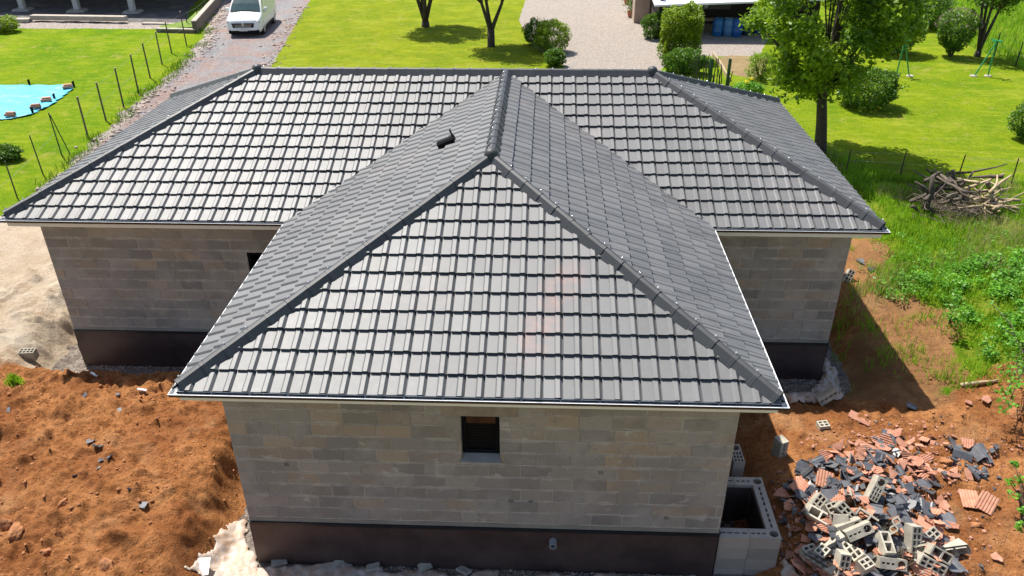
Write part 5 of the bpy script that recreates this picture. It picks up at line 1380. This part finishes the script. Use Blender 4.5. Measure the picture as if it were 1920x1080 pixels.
fs += [tuple(range(n)), tuple((len(SEC)-1)*n+k for k in range(n-1, -1, -1))]
me = new_mesh('body', vs, fs, True); bm = bmesh.new(); bm.from_mesh(me); bmesh.ops.recalc_face_normals(bm, faces=bm.faces); bm.to_mesh(me); bm.free()
body = link('body', me, MAT['white'], van); es = body.modifiers.new('split', 'EDGE_SPLIT'); es.split_angle = R(38)
def quad(name, pts4, mat, parent=van, th=.015):
    a, b, c, d = [Vector(q) for q in pts4]; nn = (b-a).cross(d-a).normalized()*th; m = MB(); m.add([a, b, c, d, a-nn, b-nn, c-nn, d-nn], [(0, 1, 2, 3), (7, 6, 5, 4), (0, 4, 5, 1), (1, 5, 6, 2), (2, 6, 7, 3), (3, 7, 4, 0)]); return m.build(name, mat, parent)
wv = []
for (y, hw, z) in ((.99, .86, 1.315), (1.35, .79, 1.655), (1.72, .70, 1.925)):
    wv += [(-hw, y-.02, z-.035), (-hw*.5, y-.025, z+.008), (hw*.5, y-.025, z+.008), (hw, y-.02, z-.035)]
mw = MB(); mw.add(wv+[(a_, b_+.02, c_-.02) for a_, b_, c_ in wv], [(r_*4+k, r_*4+k+1, r_*4+k+5, r_*4+k+4) for r_ in range(2) for k in range(3)]+[(12+r_*4+k+4, 12+r_*4+k+5, 12+r_*4+k+1, 12+r_*4+k) for r_ in range(2) for k in range(3)])
mw.build('windscreen', MAT['vanglass'], van)
m = MB(); m.box((0, .93, 1.275), (1.66, .08, .03), Matrix.Rotation(.2, 3, 'X')); m.build('cowl', MAT['vanblack'], van)
for s_ in (-1, 1):
    quad('side_window', [(s_*.948, 1.35, 1.24), (s_*.955, 2.35, 1.24), (s_*.815, 2.30, 1.80), (s_*.825, 1.82, 1.80)], MAT['vanglass'])
    m = MB(); m.box((s_*.80, .17, .855), (.32, .26, .12), Matrix.Rotation(-s_*.42, 3, 'Z') @ Matrix.Rotation(R(-24), 3, 'X'), taper=.8); m.build('headlight', MAT['lamp'], van, bevel=.02)
    m = MB(); m.box((s_*1.10, 1.42, 1.30), (.20, .12, .24)); mr = m.build('mirror', MAT['white'], van, bevel=.03)
    m = MB(); m.box((s_*.99, 1.43, 1.19), (.12, .06, .05)); m.build('mirror_arm', MAT['vanblack'], mr)
    for y in (.92, 3.95):
        m = MB(); m.tube([(s_*.76, y, .33), (s_*.985, y, .33)], .335, 22); wh = m.build('wheel', MAT['black'], van, bevel=.02)
        m = MB(); m.tube([(s_*.96, y, .33), (s_*.995, y, .33)], .20, 16); m.build('rim', MAT['pvc'], wh)
        m = MB(); pr = [(.42*math.cos(a/12*math.pi), .33+.42*math.sin(a/12*math.pi)) for a in range(13)]; m.add([(s_*.978, y+p[0], p[1]) for p in pr]+[(s_*.986, y+p[0]*.93, .33+(p[1]-.33)*.93) for p in pr]+[(s_*.99, y+p[0], p[1]) for p in pr], [(i, i+1, 27+i, 26+i) for i in range(12)]+[(26+i, 27+i, 14+i, 13+i) for i in range(12)]); m.build('wheel_arch', MAT['vanblack'], van)
    m = MB(); m.box((s_*.982, 2.5, .36), (.03, 2.1, .14)); m.build('side_skirt', MAT['vanblack'], van)
m = MB(); m.box((0, -.005, .675), (1.16, .07, .24), taper=1.1); gr_ = m.build('grille', MAT['vanblack'], van, bevel=.015)
for z in (.60, .655, .715):
    m = MB(); m.box((0, -.045, z), (.92 if z < .7 else 1.10, .02, .012)); m.build('grille_slat', MAT['chrome'], gr_)
m = MB(); m.prism([(0, .12), (.07, 0), (0, -.12), (-.07, 0)], -.05, -.02); o = m.build('emblem', MAT['chrome'], van, (0, -.01, .735)); 
m = MB(); m.prism([(0, .06), (.03, 0), (0, -.06), (-.03, 0)], -.056, -.05); m.build('emblem_inset', MAT['vanblack'], o)
m = MB(); m.box((0, .02, .46), (1.5, .10, .16), taper=.97); m.build('bumper', MAT['white'], van, bevel=.04)
m = MB(); m.box((0, .09, .31), (1.74, .22, .20)); m.build('lower_bumper_shade', MAT['vanblack'], van, bevel=.03)  # black bumper base, enlarged to stand in for the shadow beneath too
m = MB(); m.box((0, -.055, .42), (.50, .02, .11)); m.build('number_plate', MAT['plate'], van)

# ------------------------------------------------------------------ terrace and retaining wall at top left
p1, p2, p3 = on(44, 19), on(148, 21), on(250, 23)
ter = thing('covered_terrace', 'covered terrace on square pale pillars at the top left', 'terrace', p2); o0 = Vector(p2); step = (p3-p1)/2
for k in range(-1, 3):
    b = p1+step*k
    m = MB(); m.box(b-o0+Vector((0, 0, 1.35)), (.34, .34, 2.7)); m.build('pillar', MAT['pale'], ter, bevel=.02)
    m = MB(); m.box(b-o0+Vector((0, -.05, .06)), (1.15, 1.0, .14), Matrix.Rotation(.12, 3, 'Z'), taper=.85); m.build('footing', MAT['concrete'], ter, bevel=.02)
m = MB(); c = p1+step*.5; m.box(c-o0+Vector((0, 3.4, 2.9)), (20, 8.0, .25), Matrix.Rotation(math.atan2(step.y, step.x), 3, 'Z')); m.build('roof_slab', MAT['pale'], ter)
m = MB(); m.box(c-o0+Vector((0, 8.0, 1.3)), (19.5, .3, 2.7), Matrix.Rotation(math.atan2(step.y, step.x), 3, 'Z')); m.build('back_wall', MAT['beigewall'], ter)
def beam(name, a_px, b_px, w_, h_, mat, label, cat, lift=0):
    a, b = on(*a_px), on(*b_px); d = b-a; m = MB(); m.box((d.length/2, 0, h_/2+lift), (d.length, w_, h_)); o = m.build(name, mat, loc=a, rot=(0, 0, math.atan2(d.y, d.x)), bevel=.02); return tag(o, label, cat)
beam('terrace_kerb', (62, 40), (238, 43), .45, .28, MAT['concrete'], 'long concrete kerb along the middle of the terrace edge', 'kerb', .12)
beam('terrace_kerb', (-60, 42), (58, 41), .5, .22, MAT['concrete'], 'left stretch of concrete kerb at the terrace edge', 'kerb')
beam('terrace_kerb', (268, 46), (340, 47), .3, .12, MAT['concrete'], 'low kerb near the corner of the retaining wall', 'kerb')
a, b, c, e_ = on(296, 60), on(367, 62), on(412, 8), on(445, -40)
rw = thing('retaining_wall', 'low retaining wall with pale coping between grass strip and driveway', 'wall', b); o0 = Vector(b)
for (p, q) in ((a, b), (b, c), (c, e_)):
    d = q-p; ang = math.atan2(d.y, d.x); mid = (p+q)/2-o0
    hgt = .16 if p is a else .62
    m = MB(); m.box(mid+Vector((0, 0, hgt/2-.25)), (d.length-.001, .26, hgt+.5), Matrix.Rotation(ang, 3, 'Z')); m.build('wall_run', MAT['wallside'], rw)
    m = MB(); m.box(mid+Vector((0, 0, hgt+.045)), (d.length+.04, .29, .07), Matrix.Rotation(ang, 3, 'Z')); m.build('coping', MAT['concrete'], rw, bevel=.01)
gvx = [on(300, 57), on(367, 60), on(412, 6), on(445, -42), on(432, -44), on(398, 2), on(352, 48), on(300, 52)]
gvz = .30
m = MB(); n = len(gvx); m.add([(v.x, v.y, v.z+(gvz if k not in (0, 7) else .1)) for k, v in enumerate(gvx)]+[(v.x, v.y, v.z-.3) for v in gvx], [tuple(range(n))]+[(i, n+i, n+(i+1) % n, (i+1) % n) for i in range(n)])
tag(m.build('grass_strip', M('strip grass', (.15, .24, .012), .9, .5, 3, world=True, bump=.5)), kind='structure')

# ------------------------------------------------------------------ open shed with barrels at the top
sl_, sr_ = Vector((7.6, 37.4, 1.62)), Vector((14.0, 37.0, 1.62))
shed = thing('open_shed', 'open-fronted dark shed with a white sheet roof beyond the yard', 'shed', (7.4, 42.3, -.4)); so_ = Vector((7.4, 42.3, -.4))
d, t_ = px_ray(1226, 9), 0
def yplane(px, py, y): dd = px_ray(px, py); t = (y-CAM[1])/dd[1]; return Vector(CAM)+Vector(dd)*t
L0, R0_ = yplane(1228, 9, 37.3), yplane(1424, 2, 37.3)
dirr = (R0_-L0).normalized(); R1 = L0+dirr*11
m = MB(); bk = Vector((0, 6.2, 1.0)); th_ = Vector((0, 0, -.10))
m.add([L0, R1, R1+bk, L0+bk-Vector((.25, 0, 0)), L0+th_, R1+th_, R1+bk+th_, L0+bk+th_-Vector((.25, 0, 0))], [(0, 1, 2, 3), (7, 6, 5, 4), (0, 4, 5, 1), (1, 5, 6, 2), (2, 6, 7, 3), (3, 7, 4, 0)])
o = m.build('roof_sheet', MAT['sheet'], shed); o.location = -so_
m = MB(); m.box((12.3, 41.9, .8), (10.2, .2, 2.4)); m.box((7.35, 39.9, .85), (.18, 4.0, 2.5)); o = m.build('wall', MAT['brownwall'], shed); o.location = -so_
for x in (7.45, 17.2):
    m = MB(); m.box((x, 37.7, .6), (.12, .12, 2.0)); o = m.build('shed_post', MAT['brownwall'], shed); o.location = -so_
m = MB(); m.box((10.9, 41.77, .75), (2.3, .04, .55)); o = m.build('wall_board', MAT['grey'], shed); o.location = -so_
m = MB(); m.lathe([(0, .16), (.1, .13), (.15, .05), (.15, -.05), (.1, -.13), (0, -.16)], 14); o = m.build('globe_lamp', MAT['lampw'], loc=tuple(yplane(1323, 11, 41.5)), smooth=True); tag(o, 'white globe lamp on the back wall of the open shed', 'lamp')
tb = on(1330, 62); t0 = thing('workbench', 'small wooden bench left of the blue barrels in the shed', 'bench', (tb.x, tb.y, tb.z))
m = MB(); m.box((0, 0, .78), (.95, .55, .06)); m.build('bench_top', MAT['palewood'], t0)
for sx in (-.4, .4):
    for sy in (-.2, .2):
        m = MB(); m.box((sx, sy, .37), (.07, .07, .75)); m.build('leg', MAT['wood'], t0)
def barrel(px, py, label, mat, h_=.95, r_=.3):
    p = on(px, py); b = thing('barrel', label, 'barrel', p, 0, 'barrels under the open shed'); m = MB()
    m.lathe([(0, 0), (r_*.86, 0), (r_*.95, .05), (r_, h_*.28), (r_*1.02, h_*.3), (r_, h_*.33), (r_*1.01, h_*.66), (r_*1.03, h_*.68), (r_*1.0, h_*.71), (r_*.95, h_*.92), (r_*.82, h_), (r_*.8, h_-.03), (0, h_-.03)], 24); m.build('barrel_shell', mat, b, smooth=True)
    m = MB(); m.lathe([(r_*.82, h_-.01), (r_*.88, h_+.02), (r_*.8, h_+.045), (0, h_+.05)], 24); m.build('lid', mat, b, smooth=True)
mb2 = M('faded blue barrel', (.06, .20, .42), .4, .5, 3, col2=(.10, .22, .36))
barrel(1344, 67, 'brightest blue barrel next to the bench in the shed', MAT['blue'])
barrel(1363, 67, 'faded blue barrel between two darker ones in the shed', mb2)
barrel(1380, 68, 'deep blue barrel third from the bench in the shed', M('deep blue barrel', (.02, .12, .40), .35, .2, 3))
barrel(1399, 65, 'short dark navy bin right of the blue barrels', MAT['navy'], .72, .3)
barrel(1420, 62, 'blue barrel partly hidden by the big tree leaves', M('shaded blue barrel', (.015, .09, .30), .35, .2, 3), 1.05)  # deep blue darkened evenly, so the shade sits in the colour
# beige gable wall and pots left of the shed
m = MB(); w0 = on(1218, 45); m.box((0, 0, 1.2), (1.0, 3.6, 2.5)); o = m.build('render_wall', MAT['beigewall'], loc=(w0.x-.45, w0.y+2.0, w0.z)); tag(o, 'beige rendered wall end left of the open shed', 'wall')
p = on(1195, 34); m = MB(); m.box((0, 0, 1.2), (.12, .12, 2.6)); o = m.build('timber_post', MAT['palewood'], loc=p); tag(o, 'pale timber post beside the potted plants', 'post')
def potted(px, py, r_, h_, ph, label, n=700):
    p = on(px, py); root = thing('potted_plant', label, 'plant', p); m = MB(); m.lathe([(0, 0), (r_*.7, 0), (r_, h_), (r_*1.1, h_), (r_*1.1, h_+.04), (r_*.95, h_+.04), (r_*.9, h_-.03), (0, h_-.03)], 18); m.build('pot', MAT['pot'], root, smooth=False)
    C = RNG.normal(0, 1, (n, 3))*np.array([r_*.7, r_*.7, ph*.28])+np.array([0, 0, h_+ph*.5]); C[:, 2] = np.maximum(C[:, 2], h_); leaf_mesh('foliage', C, .11, MAT['leaf_dark'], root)
potted(1183, 32, .26, .32, 1.3, 'tall potted plant left of the pale timber post')
potted(1204, 37, .22, .25, .5, 'small potted plant right of the pale timber post', 260)
potted(1176, 8, .24, .28, .8, 'potted plant furthest from the house on the yard edge', 400)
